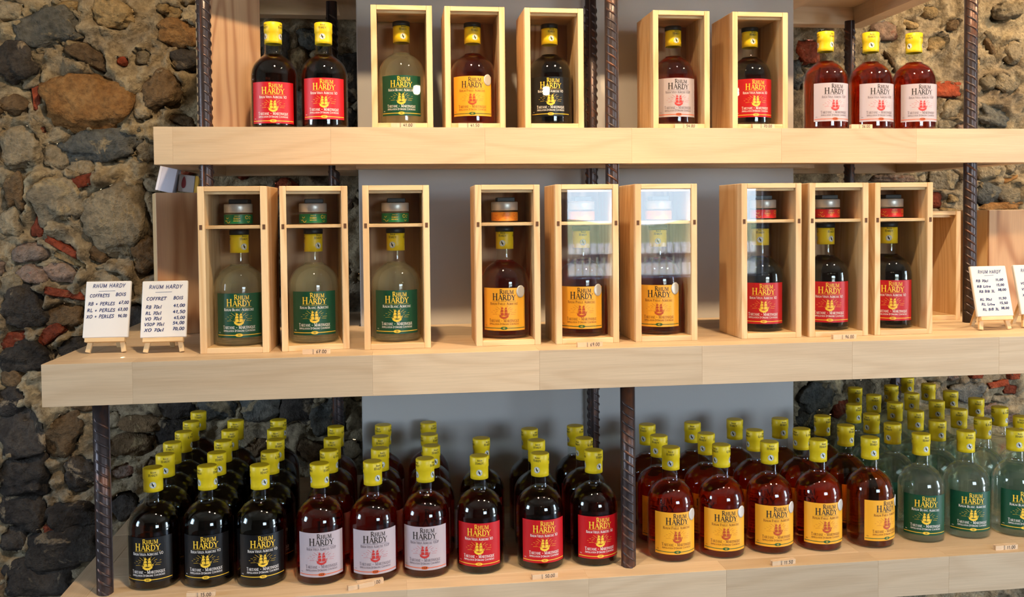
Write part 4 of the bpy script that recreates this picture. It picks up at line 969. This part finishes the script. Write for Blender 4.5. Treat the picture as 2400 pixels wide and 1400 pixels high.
# ------------------------------------------------------------------ little clothes pegs with prices
def peg_mesh():
    L, h, w = 0.0235, 0.0040, 0.0042
    m = MB(); y0 = 0.0003
    prof = [(-L, 0.0008), (-L, 0.0036), (-0.012, 0.0040), (-0.0075, 0.0032), (-0.004, 0.0040), (L-0.002, 0.0040), (L, 0.0024), (L, 0.0012), (0.004, 0.0002), (-0.004, 0.0001)]
    n = len(prof); b = 0
    m.v += [(x, -y, 0.0) for x, y in prof] + [(x, -y, 2*w) for x, y in prof]
    m.f.append(tuple(range(n))); m.f.append(tuple(range(2*n-1, n-1, -1))); m.sm += [False, False]
    for i in range(n): j = (i+1) % n; m.f.append((i, j, n+j, n+i)); m.sm.append(False)
    return m.mesh('arm', M_peg)
ME_arm = peg_mesh()
def spring_mesh():
    m = MB(); pts = []
    for k in range(30): a = k*2*math.pi/10; pts.append((-0.0055+0.0017*math.cos(a), 0.0017*math.sin(a), 0.0025+0.0011*k/10))
    m.tube(pts, 0.00035, 5); m.tube([(-0.0055, -0.0046, 0.0084), (-0.0055, -0.0046, 0.0002)], 0.00035, 5); m.tube([(-0.0055, 0.0046, 0.0084), (-0.0055, 0.0046, 0.0002)], 0.00035, 5)
    return m.mesh('spring', M_steel)
ME_spring = spring_mesh()
def peg(label, price, x, y, z, yaw_deg=0.0, roll=0.0):
    root = thing('clothes_peg', label, 'clothes peg', (x, y, z+0.0002), math.radians(yaw_deg), 'small wooden price pegs')
    obj('arm', ME_arm, root, (0, -0.0006, 0)); o = obj('arm', ME_arm, root, (0, 0.0006, 0)); o.scale = (1, -1, 1)
    obj('spring', ME_spring, root)
    if price:
        a, w = text2d(price, 0.0056, pen=0.0008, slant=0.1, jit=0.04, track=0.12); q = place(a, w, 0.0085, 0.0014, 0.018)
        obj('price_lettering', MB().quadlist(q, lambda px, py: (px, -0.0048, py)).mesh('price_lettering', M_penblk, False), root)
for lab, pr, x, yw in (('price peg marked 41.00 before the boxed green-label bottle, upper shelf', '41.00', 0.020, 0), ('price peg marked 41.50 before the boxed yellow-label bottle, upper shelf', '41.50', 0.149, 0),
        ('price peg marked 54.00 before the boxed pink-label bottle, upper shelf', '54.00', 0.580, 0), ('price peg marked 70.00 before the boxed red-label bottle, upper shelf', '70.00', 0.741, 1), ('price peg marked 36.00 before the pink-label bottles on the upper shelf', '36.00', 0.951, 1)):
    peg(lab, pr, x, 1.7715, ZT, yw)
peg('price peg marked 67.00 below the middle green-label box', '67.00', -0.136, 1.602, ZM, 0)
peg('price peg marked 69.00 below the middle yellow-label box', '69.00', 0.343, 1.594, ZM, 5)
peg('price peg marked 96.00 below the middle red-label box', '96.00', 0.827, 1.601, ZM, 2)
peg('price peg marked 15.00 at the lowest shelf edge under the black labels', '15.00', -0.334, 1.590, ZB, 0)
peg('price peg lying askew before the lilac-white labels, nearer the shelf edge', None, -0.066, 1.585, ZB, 20)
peg('price peg marked 20.00 behind the askew peg, by the lilac-white labels', '20.00', -0.0505, 1.5975, ZB, 13)
peg('price peg marked 50.00 at the lowest shelf edge under the red labels', '50.00', 0.256, 1.580, ZB, 6)
peg('price peg marked 11.50 at the lowest shelf edge under the yellow labels', '11.50', 0.697, 1.576, ZB, 6)
peg('price peg marked 11.00 at the lowest shelf edge under the green labels', '11.00', 1.143, 1.583, ZB, 2)

# ------------------------------------------------------------------ lamps (behind and above the camera)
def emit(name, col, s):
    t = NT(name); e = t.n('ShaderNodeEmission'); e.inputs[0].default_value = (*col, 1); e.inputs[1].default_value = s; t.l(e.outputs[0], t.out.inputs[0]); return t.m
M_glow = emit('lamp_glow', (1.0, 0.80, 0.50), 60.0)
M_can = plain('lamp_black', lin(30, 30, 30), 0.5)
for i, (loc, aim, watt, cone) in enumerate(SPOTS):
    d = (Vector(aim)-Vector(loc)).normalized(); rot = d.to_track_quat('-Z', 'Y').to_euler()
    root = thing('ceiling_spot', 'black ceiling spot lamp above the shelf front, number %s from the left' % ['one', 'two', 'three', 'four'][i], 'spot lamp', loc, 0, 'ceiling spot lamps'); root.rotation_euler = rot
    obj('lamp_can', MB().lathe([(0.034, 0.0), (0.036, 0.0), (0.036, 0.05), (0.030, 0.10), (0.0, 0.10)], 24).mesh('lamp_can', M_can), root)
    obj('stem', MB().tube([Matrix(rot.to_matrix()).transposed() @ Vector((0, 0, 0.0)) + Vector((0, 0, 0.09)), Matrix(rot.to_matrix()).transposed() @ Vector((0, 0, 2.95-loc[2]))], 0.006).mesh('stem', M_can), root)
    l = bpy.data.lights.new('spot_light', 'SPOT'); l.energy = watt; l.color = WARM; l.spot_size = math.radians(cone); l.spot_blend = 0.6; l.shadow_soft_size = 0.035
    lo = bpy.data.objects.new('spot_light', l); COL.objects.link(lo); lo.parent = root; lo.location = (0, 0, -0.005)
for i, (x, lab) in enumerate(((0.12, 'left'), (0.77, 'middle'), (1.765, 'right'))):
    root = thing('pendant_lamp', 'small glowing pendant lamp behind the viewer, %s of three' % lab, 'pendant lamp', (x, -1.0, 2.05), 0, 'pendant lamps mirrored in the upper panes')
    obj('shade', MB().lathe([(0.0, 0.0), (0.011, 0.0), (0.0155, 0.006), (0.017, 0.026), (0.016, 0.038), (0.0, 0.042)], 20).mesh('shade', M_glow), root)
    obj('cord', MB().tube([(0, 0, 0.042), (0, 0, 0.90)], 0.003, 6).mesh('cord', M_can), root)
    obj('socket', MB().lathe([(0, 0.041), (0.012, 0.041), (0.012, 0.075), (0, 0.08)], 16).mesh('socket', M_can), root)
